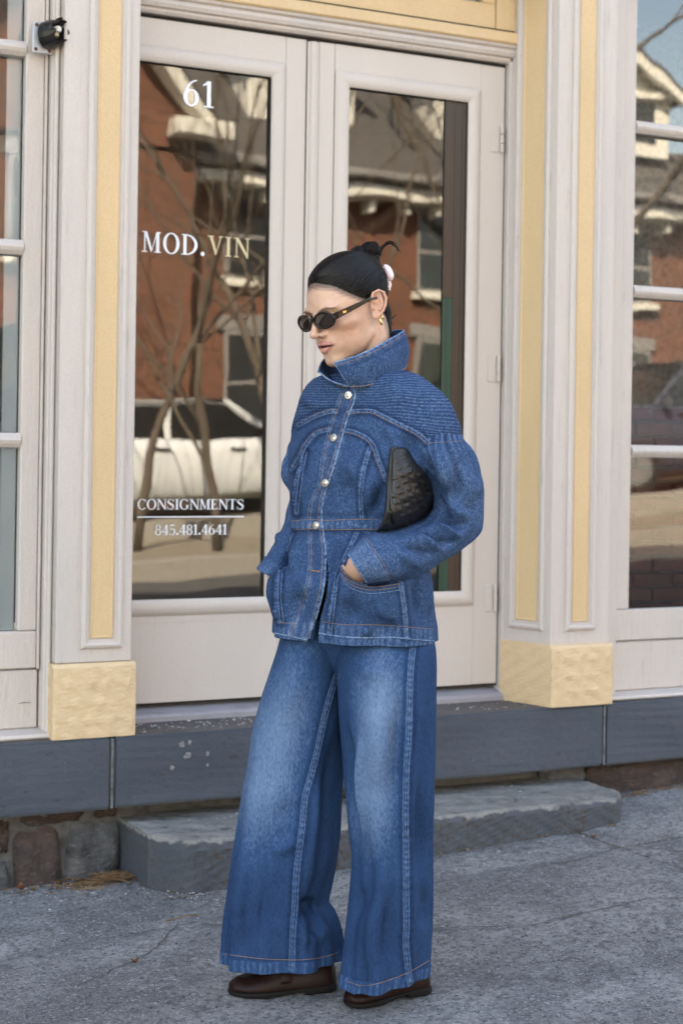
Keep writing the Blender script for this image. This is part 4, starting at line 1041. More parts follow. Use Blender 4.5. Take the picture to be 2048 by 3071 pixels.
m_edge = mat('worn denim edge', (.19, .28, .41), .85, [(160, (.05, .11, .23), .42, .6, I3, 2)])
m_in = mat('jacket inside', (.012, .022, .055), .95)

# ---- jeans
def seam_bvh(objs):
    out = []
    for o in objs:
        me = o.data; v = np.zeros(len(me.vertices)*3); me.vertices.foreach_get('co', v); v = v.reshape(-1, 3)+BASE[o]
        out.append(BVHTree.FromPolygons([Vector(q) for q in v], [tuple(p.vertices) for p in me.polygons]))
    return out
CAMV = Vector((0, 0, CAMH))
def drop(bv, px, py):
    d = Vector(P(px, py, 0))-CAMV; d.normalize(); best = None
    for b in bv:
        h = b.ray_cast(CAMV, d)
        if h[0] is not None and (best is None or h[3] < best[3]): best = h
    return best
def stitch(bv, pts, name, m, parent, r=.0011, off=0.0, lift=.0004, dash=None, step_=5):
    """thread laid on the cloth along a seam path"""
    pts = smoothpts(pts, 10) if len(pts) > 2 else np.array(pts, float)
    L = np.r_[0, np.cumsum(np.linalg.norm(np.diff(pts, axis=0), axis=1))]; n = max(3, int(L[-1]/step_)); q = np.linspace(0, L[-1], n)
    x = np.interp(q, L, pts[:, 0]); y = np.interp(q, L, pts[:, 1])
    if off:
        dx, dy = np.gradient(x), np.gradient(y); l = np.hypot(dx, dy)+1e-9; x, y = x-dy/l*off, y+dx/l*off
    runs = [[]]; last = None
    for a, b in zip(x, y):
        h = drop(bv, a, b)
        if h is None: 
            if runs[-1]: runs.append([])
            last = None; continue
        p = np.array(h[0])+np.array(h[1])*lift*(1 if h[1].dot(h[0]-CAMV) < 0 else -1)
        if last is not None and np.linalg.norm(p-last) > .03: runs.append([])
        runs[-1].append(p); last = p
    o = None
    for run in runs:
        if len(run) < 3: continue
        mb = MB(); run = np.array(run); sm = run.copy(); sm[1:-1] = (run[:-2]+2*run[1:-1]+run[2:])/4
        if dash:
            i = 0
            while i < len(sm)-2: mb.add(*tube(sm[i:i+dash], r, 4)); i += dash
        else: mb.add(*tube(sm, r, 5))
        o = mb.build(name, m, parent, smooth=True)
    return o

def leg(keys, nu, nv, strokes, fades, seams, seed, rip):
    V, phi, vv = loft(keys, nu, nv)
    # rippling hem: the wide leg falls in soft vertical flutes that fade out upwards
    for (k, ph, amp, v0) in rip:
        n = gnormals(V); w = sst(v0, 1.0, vv)[:, None]*amp
        V = V+n*(w*np.cos(k*phi[None, :]+ph+.8*vv[:, None]))[..., None]
    n = gnormals(V); v = V.reshape(-1, 3).copy(); nn = n.reshape(-1, 3); px, py = toPX(v)
    front = sst(-.1, .3, np.tile(np.sin(phi), nv)); disp = np.zeros(len(v)); fade = np.full(len(v), .365)
    for (pts, w, amp) in strokes:
        d, t, s = polydist(px, py, smoothpts(pts)); disp += 2.8*amp*np.exp(-(d/w)**2)*sst(0, .45, t)*sst(0, .45, 1-t)*front
    disp += .0045*vnoise(v*np.array([9, 9, 3.5])+seed, seed)+.0016*vnoise(v*np.array([26, 26, 9])+seed, seed+1)
    for (pts, w, amp) in fades:
        d, t, s = polydist(px, py, smoothpts(pts)); fade += amp*np.exp(-(d/w)**2)*np.interp(t, [0, .25, .6, 1], [.45, 1, .95, .35 if amp < .2 else .0])
    for (pts, w) in seams:                        # felled seam: raised, rubbed pale along its ridge
        d, t, s = polydist(px, py, smoothpts(pts)); k = np.exp(-(d/w)**4)*front; disp += .0018*k
        rope = .5+.5*np.sin(t*len(pts)*26+3*np.sin(t*40)); disp += .002*np.exp(-(d/15)**2)*(rope-.5)*front; fade += k*(.02+.16*rope)-.18*np.exp(-((d-w*1.9)/(w*.7))**2)*front
    # hem band
    vh = np.repeat(vv, nu); band = sst(.966, .9675, vh); disp += .0015*band
    ripple = .5+.5*np.sin(np.tile(phi, nv)*54+2*np.sin(np.tile(phi, nv)*7)); disp += .0005*band*(ripple-.5); fade += band*(.02+.18*ripple)-.08*np.exp(-((vh-.965)/.003)**2)
    v += nn*disp[:, None]
    return v, fade, vv
def close_hem(v, nu, nv, depth=.06, inset=.004):
    V = v.reshape(nv, nu, 3); last = V[-1]; c = last.mean(0); dirn = (c-last); dirn /= np.linalg.norm(dirn, axis=1, keepdims=True)+1e-9
    up = V[-30].mean(0)-c; up /= np.linalg.norm(up)
    r1 = last+dirn*inset*.5-up*.001; r2 = last+dirn*inset+up*.002; r3 = last+dirn*.022+up*depth
    return np.vstack([v, r1, r2, r3])
JE = None
# right leg (further from the street); xl,yl,xr,yr,depth,bf,bb,skew,power
RK = [(850, 1850, 1035, 1850, .05, .11, .11, 0, .95), (838, 1905, 1032, 1905, .05, .118, .12, 0, .95), (828, 1945, 1030, 1945, .05, .126, .12, 0, .95), (806, 2010, 1030, 2010, .05, .125, .12, 0, .95), (776, 2100, 1032, 2100, .05, .118, .115, 0, .95), (752, 2200, 1031, 2200, .05, .110, .11, 0, .95),
      (737, 2300, 1029, 2300, .05, .105, .105, 0, .95), (720, 2400, 1020, 2400, .045, .10, .10, 0, .95), (705, 2500, 1010, 2500, .045, .095, .095, 0, .95), (692, 2600, 993, 2600, .04, .09, .09, 0, .95),
      (685, 2660, 978, 2660, .04, .088, .088, 0, .95), (679, 2715, 966, 2715, .04, .086, .086, 0, .95), (674, 2760, 992, 2760, .035, .085, .085, 0, .95), (670, 2810, 1008, 2810, .035, .083, .083, 0, .95), (668, 2860, 1012, 2855, .035, .082, .082, 0, .95), (667, 2893, 1012, 2886, .035, .082, .082, 0, .95)]
LK = [(1010, 1850, 1282, 1850, -.03, .105, .10, -.02, .95), (1006, 1905, 1294, 1905, -.035, .112, .11, -.02, .95), (1005, 1950, 1303, 1950, -.045, .124, .115, -.02, .95), (1008, 2010, 1306, 2010, -.05, .128, .12, -.02, .95), (1012, 2100, 1306, 2100, -.05, .125, .12, -.02, .95), (1019, 2200, 1305, 2200, -.05, .12, .11, -.02, .95),
      (1030, 2300, 1305, 2300, -.05, .115, .11, -.02, .95), (1044, 2400, 1303, 2400, -.05, .11, .105, -.01, .95), (1056, 2500, 1300, 2500, -.045, .105, .10, 0, .95), (1070, 2590, 1299, 2590, -.045, .10, .10, 0, .95), (1068, 2660, 1299, 2650, -.04, .10, .10, .01, .95),
      (1061, 2753, 1298, 2740, -.04, .10, .10, .02, .95), (1051, 2855, 1296, 2815, -.04, .098, .098, .035, .95), (1043, 2925, 1291, 2870, -.04, .096, .096, .045, .95), (1038, 2968, 1287, 2902, -.04, .095, .095, .05, .95)]
NU, NV = 220, 330
R_seam = [(1012, 2020), (1004, 2045), (988, 2094), (970, 2166), (955, 2237), (935, 2318), (915, 2393), (906, 2483), (894, 2576), (888, 2640), (884, 2728), (878, 2804), (875, 2912)]
L_seam = [(1243, 1890), (1240, 1920), (1231, 2014), (1228, 2103), (1225, 2215), (1218, 2326), (1216, 2460), (1218, 2594), (1218, 2702), (1219, 2779), (1217, 2830), (1224, 2910), (1231, 2962)]
vR, fR, vvR = leg(RK, NU, NV,
    [([(1020, 2150), (1000, 2330), (985, 2480), (950, 2620)], 26, -.010), ([(965, 2300), (945, 2420), (930, 2560), (925, 2700)], 14, .007), ([(900, 2400), (840, 2450), (790, 2460)], 30, -.003),
     ([(905, 2500), (860, 2540), (800, 2550)], 22, .005), ([(960, 2712), (930, 2722), (900, 2735)], 22, -.012), ([(1005, 2790), (960, 2800), (915, 2850)], 24, .005), ([(740, 2520), (720, 2700), (705, 2860)], 26, .007), ([(800, 2600), (785, 2740), (780, 2880)], 24, -.006), ([(940, 2740), (935, 2880)], 14, -.006), ([(890, 1960), (880, 2060), (850, 2200)], 34, .004)],
    [([(880, 1990), (840, 2150), (800, 2300), (775, 2450), (760, 2640)], 105, .38), ([(960, 2450), (955, 2700)], 60, -.06), ([(720, 2700), (780, 2840)], 130, -.08), ([(930, 1950), (960, 2080)], 55, -.07)],
    [(R_seam, 8)], 3, [(3, .6, .008, .15), (9, 1.9, .007, .25), (5, .2, .009, .2)])
vL, fL, vvL = leg(LK, NU, NV,
    [([(1028, 2130), (1052, 2300), (1066, 2450), (1078, 2600)], 13, -.009), ([(1082, 2150), (1082, 2300), (1080, 2450), (1078, 2560)], 10, .006), ([(1150, 1990), (1140, 2200), (1130, 2420)], 42, .008), ([(1190, 2050), (1188, 2250), (1184, 2480)], 24, -.007),
     ([(1262, 2250), (1262, 2500), (1258, 2700)], 18, -.006), ([(1282, 2300), (1280, 2600)], 12, .005), ([(1130, 2660), (1110, 2800), (1095, 2950)], 26, .007), ([(1170, 2650), (1165, 2800), (1160, 2930)], 24, -.007), ([(1265, 2650), (1275, 2720), (1262, 2800)], 18, -.006), ([(1090, 2640), (1070, 2780)], 18, -.004), ([(1060, 1960), (1100, 2010), (1180, 2030)], 22, .003)],
    [([(1140, 1970), (1128, 2150), (1118, 2330), (1112, 2500), (1110, 2680)], 76, .38), ([(1180, 2000), (1165, 2200)], 80, .10), ([(1040, 2150), (1062, 2400)], 24, -.10), ([(1270, 2000), (1265, 2600)], 40, -.06), ([(1110, 2760), (1160, 2900)], 130, -.08)],
    [(L_seam, 8)], 8, [(3, 1.6, .008, .15), (9, .9, .007, .25), (5, 2.2, .009, .2)])
vR = close_hem(vR, NU, NV); vL = close_hem(vL, NU, NV)
q1 = quadgrid(NU, NV+3); fx = lambda f: np.r_[f, np.full(NU, .75), np.full(2*NU, .2)]
def cut_jeans(v, q):
    return q
nR = len(vR)
PK = [(850, 1850, 1284, 1850, 0, .112, .11, -.05, .95), (842, 1920, 1292, 1920, .01, .106, .115, -.05, .95), (870, 1975, 1280, 1975, .02, .095, .115, -.05, .95), (930, 2030, 1230, 2030, .03, .075, .10, -.04, .95), (1000, 2075, 1060, 2075, .03, .02, .03, -.01, 1)]
VP, phiP, vvP = loft(PK, 160, 70); vP = VP.reshape(-1, 3); qP = quadgrid(160, 70)
JE = fastmesh('jeans', np.vstack([vR, vL, vP]), np.vstack([q1[:, ::-1], q1[:, ::-1]+nR, qP[:, ::-1]+nR+len(vL)]), m_jeans, PERSON, {'fade': np.r_[fx(fR), fx(fL), np.full(len(vP), .40)]})
bvJ = seam_bvh([JE])
for off, m in ((-7.5, m_thread), (7.5, m_thread), (1.0, m_thread)):
    stitch(bvJ, R_seam, 'stitching', m, JE, .0007 if off != 1 else .0005, off); stitch(bvJ, L_seam, 'stitching', m, JE, .0007 if off != 1 else .0005, off)
hemR = [(669, 2862), (740, 2872), (800, 2878), (850, 2880), (905, 2880), (960, 2874), (1011, 2860)]
hemL = [(1042, 2946), (1085, 2958), (1130, 2952), (1180, 2936), (1230, 2915), (1287, 2882)]
stitch(bvJ, hemR, 'stitching', m_tan, JE, .0009); stitch(bvJ, hemL, 'stitching', m_tan, JE, .0009)

# ---- jacket body: hem up to the neck
JK = [(822, 1900, 1304, 1924, 0, .165, .15, -.05, .92), (823, 1868, 1300, 1885, 0, .165, .15, -.05, .92), (826, 1840, 1294, 1850, 0, .167, .15, -.055, .92), (812, 1800, 1290, 1805, 0, .170, .15, -.06, .92), (804, 1760, 1288, 1760, 0, .172, .15, -.06, .92), (806, 1738, 1286, 1738, 0, .170, .15, -.06, .92),
      (838, 1705, 1281, 1705, 0, .160, .145, -.06, .92), (848, 1660, 1270, 1660, 0, .150, .14, -.06, .92), (862, 1620, 1262, 1620, 0, .142, .135, -.06, .92), (869, 1590, 1256, 1590, 0, .136, .13, -.06, .92), (869, 1562, 1256, 1562, 0, .136, .13, -.06, .92), (869, 1530, 1264, 1530, 0, .142, .135, -.06, .92),
      (867, 1470, 1285, 1470, 0, .152, .14, -.07, .92), (866, 1410, 1308, 1410, 0, .160, .145, -.075, .92), (870, 1355, 1335, 1360, 0, .160, .145, -.08, .92), (875, 1315, 1378, 1330, .0, .152, .145, -.085, .92), (880, 1270, 1378, 1290, 0, .146, .14, -.085, .92), (885, 1245, 1366, 1250, 0, .14, .135, -.08, .92),
      (898, 1198, 1338, 1194, .0, .130, .125, -.07, .95), (917, 1160, 1295, 1152, 0, .118, .115, -.06, .97), (940, 1137, 1262, 1129, 0, .098, .108, -.05, 1), (970, 1126, 1228, 1116, .0, .075, .1, -.035, 1), (1005, 1124, 1200, 1112, 0, .055, .08, -.02, 1)]
NUJ, NVJ = 360, 330
V, phi, vv = loft(JK, NUJ, NVJ)
yrow = np.array([toPX(V[j])[1].mean() for j in range(NVJ)])
pep = sst(1600, 1760, yrow)[:, None]              # flared skirt of the jacket
n = gnormals(V); V = V+n*(pep*(.006*np.cos(7*phi[None, :]+.5)+.004*np.cos(11*phi[None, :]+1.7)))[..., None]
n = gnormals(V); v = V.reshape(-1, 3).copy(); nn = n.reshape(-1, 3); px, py = toPX(v); front = sst(-.1, .3, np.tile(np.sin(phi), NVJ))
disp = np.zeros(len(v)); fade = np.full(len(v), .425)
def S(pts, w, amp, one=0):
    global disp
    d, t, s = polydist(px, py, smoothpts(pts)); k = np.exp(-(d/w)**2)*sst(0, .45, t)*sst(0, .45, 1-t)*front
    if one: k = np.where(s*one > 0, np.exp(-(d/w)**2), np.exp(-(d/2.5)**2))*front*sst(0, .02, t)*sst(0, .02, 1-t)
    disp += amp*k*(3.2 if not one else 1)
PE = [(1061, 1162), (1063, 1195), (1042, 1252), (1023, 1318), (1004, 1389), (976, 1474), (964, 1540), (971, 1611), (976, 1658), (971, 1752), (952, 1837), (922, 1930)]     # overlapping front edge
PS = [(1030, 1180), (1023, 1200), (1004, 1252), (990, 1299), (971, 1384), (962, 1450), (938, 1507), (931, 1563), (934, 1620), (931, 1724), (910, 1799), (882, 1875), (868, 1912)]
S(PE, 34, .0055, 1)
# draped folds
for a in (([(1120, 1400), (1105, 1480), (1085, 1550)], 22, .006), ([(1150, 1440), (1130, 1510), (1115, 1555)], 14, -.006), ([(1060, 1400), (1040, 1480), (1020, 1550)], 26, -.004), ([(920, 1380), (905, 1460), (890, 1550)], 22, .004), ([(1020, 1340), (1060, 1420), (1075, 1500)], 30, .003),
          ([(1110, 1600), (1090, 1640), (1060, 1680)], 14, .005), ([(900, 1600), (890, 1680), (880, 1760)], 18, .006), ([(860, 1640), (850, 1720)], 12, -.005), ([(1010, 1600), (1005, 1680), (990, 1780)], 16, -.006), ([(1040, 1780), (1060, 1840), (1090, 1870)], 22, -.007), ([(1120, 1800), (1150, 1830), (1185, 1830)], 26, .006), ([(1090, 1790), (1130, 1790), (1180, 1775)], 22, .005),
          ([(1250, 1700), (1258, 1800), (1262, 1900)], 16, -.008), ([(1280, 1720), (1282, 1850)], 12, .006), ([(1000, 1800), (995, 1900)], 10, .005), ([(840, 1800), (850, 1880)], 18, .005), ([(905, 1760), (885, 1860)], 22, -.004), ([(1170, 1850), (1180, 1915)], 16, -.005), ([(1100, 1870), (1095, 1915)], 14, .005),
          ([(1200, 1290), (1235, 1340), (1240, 1400)], 20, -.008), ([(1150, 1270), (1185, 1320), (1190, 1380)], 18, .005), ([(940, 1180), (925, 1230)], 24, .004), ([(1130, 1170), (1190, 1190), (1250, 1230)], 40, .004)): S(*a)
# seams: raised felled edges, rubbed pale
SEAMS = dict(
    yokeL=[(1050, 1236), (1070, 1233), (1113, 1233), (1146, 1247), (1193, 1271), (1250, 1299), (1284, 1328)], yokeR=[(1011, 1235), (995, 1233), (948, 1247), (893, 1276)],
    arcL=[(1033, 1290), (1070, 1299), (1113, 1327), (1136, 1384), (1158, 1441)], arcR=[(988, 1287), (948, 1299), (915, 1337), (896, 1379), (877, 1408)],
    prL=[(1110, 1342), (1092, 1403), (1082, 1483), (1085, 1559)], prR=[(915, 1356), (903, 1422), (889, 1540)],
    skL=[(1070, 1597), (1042, 1658), (1018, 1705), (1007, 1752), (995, 1847), (988, 1906)], skR=[(872, 1601), (856, 1658), (843, 1705), (838, 1790), (846, 1866)], sdL=[(1200, 1748), (1212, 1823), (1219, 1912)])
WT = [(868, 1564), (931, 1558), (970, 1561), (1030, 1559), (1089, 1557), (1140, 1560)]; WB = [(868, 1590), (931, 1586), (970, 1588), (1030, 1588), (1089, 1587), (1140, 1588)]
HT = [(830, 1866), (891, 1873)]; HT2 = [(959, 1863), (1033, 1874), (1146, 1875), (1297, 1887)]
for k_, pts in SEAMS.items():
    d, t, s = polydist(px, py, smoothpts(pts)); k = np.exp(-(d/7)**4)*front; disp += .0014*k
    rope = .5+.5*np.sin(t*len(pts)*22+2.5*np.sin(t*31)); disp += .0022*np.exp(-(d/15)**2)*(rope-.5)*front; fade += k*(-.02+.20*rope)-.20*np.exp(-((d-12)/5)**2)*front
for pts in (PE, PS):
    d, t, s = polydist(px, py, smoothpts(pts)); rope = .5+.5*np.sin(t*150+2*np.sin(t*37)); fade += np.exp(-(d/8)**2)*front*(.02+.18*rope)
# waist casing
wm = sst(1559, 1564, py)*sst(1591, 1586, py)*front; disp += .003*wm; fade += wm*(.02+.14*(.5+.5*np.sin(px*.33+2*np.sin(px*.05))))
gath = np.exp(-((px-1118)/26)**2)*front; disp += .004*gath*np.cos(px*.62)*np.exp(-((py-1575)/22)**2)     # elastic at the side
disp -= .004*np.exp(-((py-1600)/10)**2)*front+.003*np.exp(-((py-1550)/9)**2)*front
# pockets
PT = smoothpts([(1020, 1694), (1036, 1726), (1066, 1746), (1110, 1756), (1160, 1752), (1204, 1744)])
topy = np.interp(px, PT[:, 0], PT[:, 1]); pk = sst(0, 5, py-topy)*sst(1012, 1026, px)*sst(1216, 1200, px)*front*sst(1880, 1800, py); disp += .011*pk
slit = np.exp(-((py-topy+9)/9)**2)*sst(1015, 1030, px)*sst(1180, 1120, px)*front; disp -= .020*slit
pt2 = np.interp(px, [790, 800, 845], [1737, 1734, 1712]); pk2 = sst(0, 6, py-pt2)*sst(852, 842, px)*front*sst(1870, 1780, py); disp += .008*pk2
# hem band
hb = sst(1866, 1869, py-(px-830)*.042*(px > 955))*front; fade += hb*(.0+.14*(.5+.5*np.sin(px*.36+3*np.sin(px*.045)))); disp += .0012*hb
vh = np.repeat(vv, NUJ)
disp += .0045*vnoise(v*np.array([13, 13, 8]), 5)+.0022*vnoise(v*np.array([34, 34, 22]), 6)
# yoke: rows of shirring
yk_y = np.interp(px, [877, 893, 948, 995, 1050, 1113, 1146, 1193, 1250, 1284, 1390], [1300, 1276, 1247, 1233, 1234, 1233, 1247, 1271, 1299, 1328, 1325])
yoke = sst(2, -3, py-yk_y)*np.where((px > 1030-(py-1160)*.0) & (px < 1066), sst(1180, 1186, py*0+1170), 1.0)
d, t, s = polydist(px, py, smoothpts(PE)); d2, t2, s2 = polydist(px, py, smoothpts(PS))
plk = (s > 0) & (s2 < 0) & (py > 1165); yoke = np.where(plk, 0, yoke); yoke = np.where(np.tile(np.sin(phi), NVJ) < -.2, sst(1330, 1320, py), yoke)
arc = py-.10*np.abs(px-1045)*sst(1170, 1300, py)     # rows follow the curve of the yoke
disp += yoke*(.00025*np.sin(arc*2*math.pi/7.6)+.0014*vnoise(v*np.array([120, 120, 40]), 9))
v = v+nn*disp[:, None]
attrs = {'fade': fade, 'row': arc*2*math.pi/7.6, 'col': px*2*math.pi/6.6, 'yoke': yoke}
# turned-up inside of the hem
V2 = v.reshape(NVJ, NUJ, 3); bot = V2[0]; c = bot.mean(0); dr = c-bot; dr /= np.linalg.norm(dr, axis=1, keepdims=True)
ext = np.vstack([bot+dr*.05+UPV*.14, bot+dr*.006+UPV*.004, bot+dr*.003-UPV*.0015]); allv = np.vstack([ext, v])
quads = quadgrid(NUJ, NVJ+3)
gap = [(975, 1668), (981, 1725), (972, 1775), (954, 1840), (922, 1921), (918, 1960), (956, 1960), (956, 1899), (962, 1850), (981, 1785), (986, 1725), (980, 1668)]
apx, apy = toPX(allv); afr = np.tile(np.sin(phi), NVJ+3)
cx4, cy4, cf4 = apx[quads].mean(1), apy[quads].mean(1), afr[quads].mean(1)
keep = ~(inpoly(cx4, cy4, gap) & (cf4 > 0))
both = np.intersect1d(np.unique(quads[keep]), np.unique(quads[~keep])); gp = np.array(gap+[gap[0]], float)      # trim the cut edge clean
for i in both:
    best = None
    for a, b in zip(gp[:-1], gp[1:]):
        d_ = b-a; t_ = np.clip(((apx[i]-a[0])*d_[0]+(apy[i]-a[1])*d_[1])/(d_@d_+1e-9), 0, 1); q_ = a+t_*d_; r_ = math.hypot(q_[0]-apx[i], q_[1]-apy[i])
        if best is None or r_ < best[0]: best = (r_, q_)
    if best[0] < 8: allv[i] = P(best[1][0], best[1][1], allv[i]@FWD-T0)
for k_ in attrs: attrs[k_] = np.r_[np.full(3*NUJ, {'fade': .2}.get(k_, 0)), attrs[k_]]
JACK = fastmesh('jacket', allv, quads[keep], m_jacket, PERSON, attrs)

# added black top; its colour stands in for shade inside the open jacket
UK = [(905, 1895, 1235, 1895, .02, .105, .09, -.04, .95), (915, 1700, 1215, 1700, .01, .10, .09, -.04, .95), (930, 1580, 1200, 1580, .01, .095, .09, -.04, .95), (935, 1400, 1225, 1400, .0, .105, .10, -.05, .95), (955, 1260, 1250, 1260, 0, .10, .10, -.05, .95), (985, 1190, 1225, 1190, 0, .088, .09, -.04, .95)]
VU, _p, _v = loft(UK, 80, 60); VU = VU.reshape(-1, 3); VU = VU+np.repeat(FWD[None], len(VU), 0)*.004*vnoise(VU*np.array([14, 14, 9]), 3)[:, None]
fastmesh('shade_fill_top', VU, quadgrid(80, 60), mat('jacket shade black', (.012, .012, .014), .9), PERSON)
# ---- sleeves
def sleeve(keys, nu, nv, strokes, fades, seed, gather, seamv):
    V, phi, vv = loft(keys, nu, nv)
    n = gnormals(V); v = V.reshape(-1, 3).copy(); nn = n.reshape(-1, 3); px, py = toPX(v); fr = np.tile(np.sin(phi), nv); front = sst(-.25, .2, fr)
    vh = np.repeat(vv, nu); ph = np.tile(phi, nv); disp = np.zeros(len(v)); fade = np.full(len(v), .47)
    if gather: 
        g = np.exp(-vh/.12); disp += np.exp(-vh/.35)*sst(0, .12, vh)*.0055*np.cos(ph*11+.8*np.sin(ph*2)+2*vh)+g*(.0045*np.cos(ph*26+1.5*np.sin(ph*3))+.003*np.cos(ph*15+1)); fade += g*.10*np.cos(ph*26+1.5*np.sin(ph*3))
    for (pts, w, amp) in strokes:
        d, t, s = polydist(px, py, smoothpts(pts)); disp += 3.0*amp*np.exp(-(d/w)**2)*sst(0, .45, t)*sst(0, .45, 1-t)*front
    for (pts, w, amp) in fades:
        d, t, s = polydist(px, py, smoothpts(pts)); fade += amp*np.exp(-(d/w)**2)
    cuff = sst(seamv, seamv+.004, vh); disp += .002*cuff*sst(0, .1, vh); fade += .05*cuff
    disp += .006*vnoise(v*np.array([11, 11, 8]), seed)+.003*vnoise(v*np.array([30, 30, 18]), seed+1)
    v = v+nn*disp[:, None]; vs_ = v.reshape(nv, nu, 3); last = vs_[-1]; c = last.mean(0); dr = c-last; dr /= np.linalg.norm(dr, axis=1, keepdims=True)+1e-9
    back = vs_[-12].mean(0)-c; back /= np.linalg.norm(back)
    v = np.vstack([v, last+dr*.003-back*.001, last+dr*.005+back*.003, last+dr*.010+back*.09])
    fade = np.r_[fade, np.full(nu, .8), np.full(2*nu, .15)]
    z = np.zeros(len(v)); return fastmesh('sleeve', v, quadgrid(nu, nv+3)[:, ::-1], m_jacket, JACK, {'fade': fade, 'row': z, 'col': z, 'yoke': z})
# xl,yl,xr,yr here = inner edge, outer edge
NK = [(1250, 1312, 1380, 1306, -.085, .085, .08, 0, .95), (1236, 1328, 1390, 1322, -.085, .098, .09, 0, .92), (1230, 1352, 1406, 1345, -.085, .108, .10, 0, .92), (1236, 1382, 1424, 1385, -.08, .112, .105, 0, .92), (1258, 1420, 1437, 1438, -.075, .110, .105, 0, .92), (1282, 1462, 1445, 1492, -.07, .105, .10, 0, .92),
      (1294, 1495, 1448, 1540, -.07, .100, .10, 0, .92), (1294, 1518, 1444, 1582, -.075, .096, .095, 0, .92), (1284, 1538, 1422, 1618, -.085, .092, .09, 0, .92), (1268, 1554, 1380, 1655, -.10, .088, .085, 0, .92), (1244, 1568, 1326, 1684, -.12, .084, .08, 0, .92), (1212, 1580, 1272, 1716, -.14, .080, .07, 0, .92),
      (1176, 1588, 1224, 1740, -.16, .074, .065, 0, .92), (1130, 1598, 1192, 1746, -.175, .068, .06, 0, .92), (1090, 1616, 1168, 1742, -.185, .062, .055, 0, .92), (1066, 1636, 1134, 1745, -.19, .058, .05, 0, .92), (1042, 1658, 1098, 1748, -.192, .054, .045, 0, .92)]
SLN = sleeve(NK, 200, 230,
    [([(1300, 1340), (1330, 1420), (1345, 1500)], 26, .007), ([(1270, 1350), (1300, 1430), (1330, 1520)], 16, -.008), ([(1380, 1380), (1400, 1460), (1395, 1540)], 26, .006), ([(1360, 1370), (1372, 1470), (1370, 1540)], 16, -.006),
     ([(1310, 1530), (1360, 1570), (1410, 1575)], 14, -.010), ([(1300, 1560), (1350, 1600), (1400, 1600)], 13, .009), ([(1270, 1580), (1320, 1620), (1370, 1630)], 13, -.009), ([(1340, 1480), (1380, 1540), (1425, 1545)], 16, .007), ([(1230, 1600), (1290, 1630), (1340, 1655)], 14, .008), ([(1200, 1620), (1260, 1650), (1310, 1680)], 12, -.007), ([(1180, 1640), (1230, 1680), (1270, 1705)], 14, .006),
     ([(1310, 1490), (1330, 1540), (1325, 1570)], 10, -.008), ([(1425, 1420), (1432, 1500)], 12, .004)],
    [([(1330, 1400), (1380, 1480), (1400, 1560)], 60, .06), ([(1250, 1650), (1330, 1650)], 40, .07), ([(1070, 1650), (1120, 1720)], 40, .06)], 31, True, .885)
FK = [(884, 1300, 960, 1300, .10, .07, .07, 0, .95), (880, 1318, 965, 1316, .10, .085, .08, 0, .92), (868, 1350, 965, 1350, .105, .09, .09, 0, .92), (862, 1394, 960, 1394, .11, .092, .09, 0, .92), (862, 1440, 955, 1440, .115, .09, .09, 0, .92), (870, 1490, 950, 1490, .12, .085, .085, 0, .92), (860, 1535, 940, 1545, .12, .08, .08, 0, .92),
      (850, 1575, 925, 1600, .11, .075, .075, 0, .92), (832, 1615, 905, 1645, .09, .07, .07, 0, .92), (806, 1652, 882, 1690, .07, .062, .06, 0, .92), (790, 1675, 866, 1716, .06, .056, .05, 0, .92), (768, 1702, 842, 1738, .05, .052, .045, 0, .92)]
SLF = sleeve(FK, 140, 150, [([(860, 1340), (856, 1420), (862, 1480)], 14, .006), ([(880, 1340), (872, 1430)], 10, -.006), ([(850, 1590), (830, 1640)], 12, .004)], [], 55, True, .90)

# ---- collar: stands up, open at the throat
CB = np.array([(1052, 1162, -.128), (1100, 1160, -.122), (1150, 1144, -.098), (1195, 1121, -.048), (1219, 1102, .02), (1203, 1094, .085), (1150, 1098, .112), (1085, 1112, .105), (1030, 1130, .07), (1000, 1144, .01), (1008, 1153, -.06), (1045, 1160, -.118)])
CTp = np.array([(1003, 1088, -.150), (1060, 1071, -.150), (1120, 1045, -.128), (1176, 1014, -.066), (1211, 993, .015), (1196, 990, .095), (1135, 1004, .130), (1070, 1030, .125), (1015, 1052, .085), (982, 1066, .03), (962, 1090, -.04), (953, 1118, -.098)])
def crv(a, n): return np.array(curve([tuple(p) for p in a], n))
cb = crv(CB, 220); ct = crv(CTp, 220); n_ = min(len(cb), len(ct)); cb, ct = cb[:n_], ct[:n_]; NC = 40
G_ = np.zeros((NC, n_, 3))
for j in range(NC):
    t = j/(NC-1); w = cb*(1-t)+ct*t; bul = .006*math.sin(math.pi*t); G_[j] = P(w[:, 0], w[:, 1], w[:, 2])
cc = P(1105, 1090, 0); du = np.gradient(G_, axis=1); dv = np.gradient(G_, axis=0); nn = np.cross(du, dv); nn /= np.linalg.norm(nn, axis=2, keepdims=True)+1e-9
nn *= np.sign(((G_-cc)*nn).sum(2).mean())
tj = np.linspace(0, 1, NC)[:, None]; si = np.linspace(0, 1, n_)[None, :]
G_ = G_+nn*(.007*np.sin(np.pi*tj)*np.ones_like(si)+.0025*np.sin(si*70)*np.exp(-((tj-.9)/.12)**2)*np.sin(si*23)+.0028*np.sin(si*34+1)*np.sin(np.pi*tj))[..., None]
inner = G_-nn*.0045; fade_o = (.46+.16*np.exp(-((1-tj)/.10)**2)*(.5+.5*np.sin(si*190+3*np.sin(si*31)))+.12*np.exp(-(tj/.12)**2)*(.5+.5*np.sin(si*170+2*np.sin(si*27)))-.10*np.exp(-((tj-.80)/.05)**2))
v = np.vstack([G_.reshape(-1, 3), inner.reshape(-1, 3)]); q = quadgrid(n_, NC, False); N0 = NC*n_
rim = []
for i in range(n_-1): a = (NC-1)*n_+i; rim.append([a, a+1, N0+a+1, N0+a])
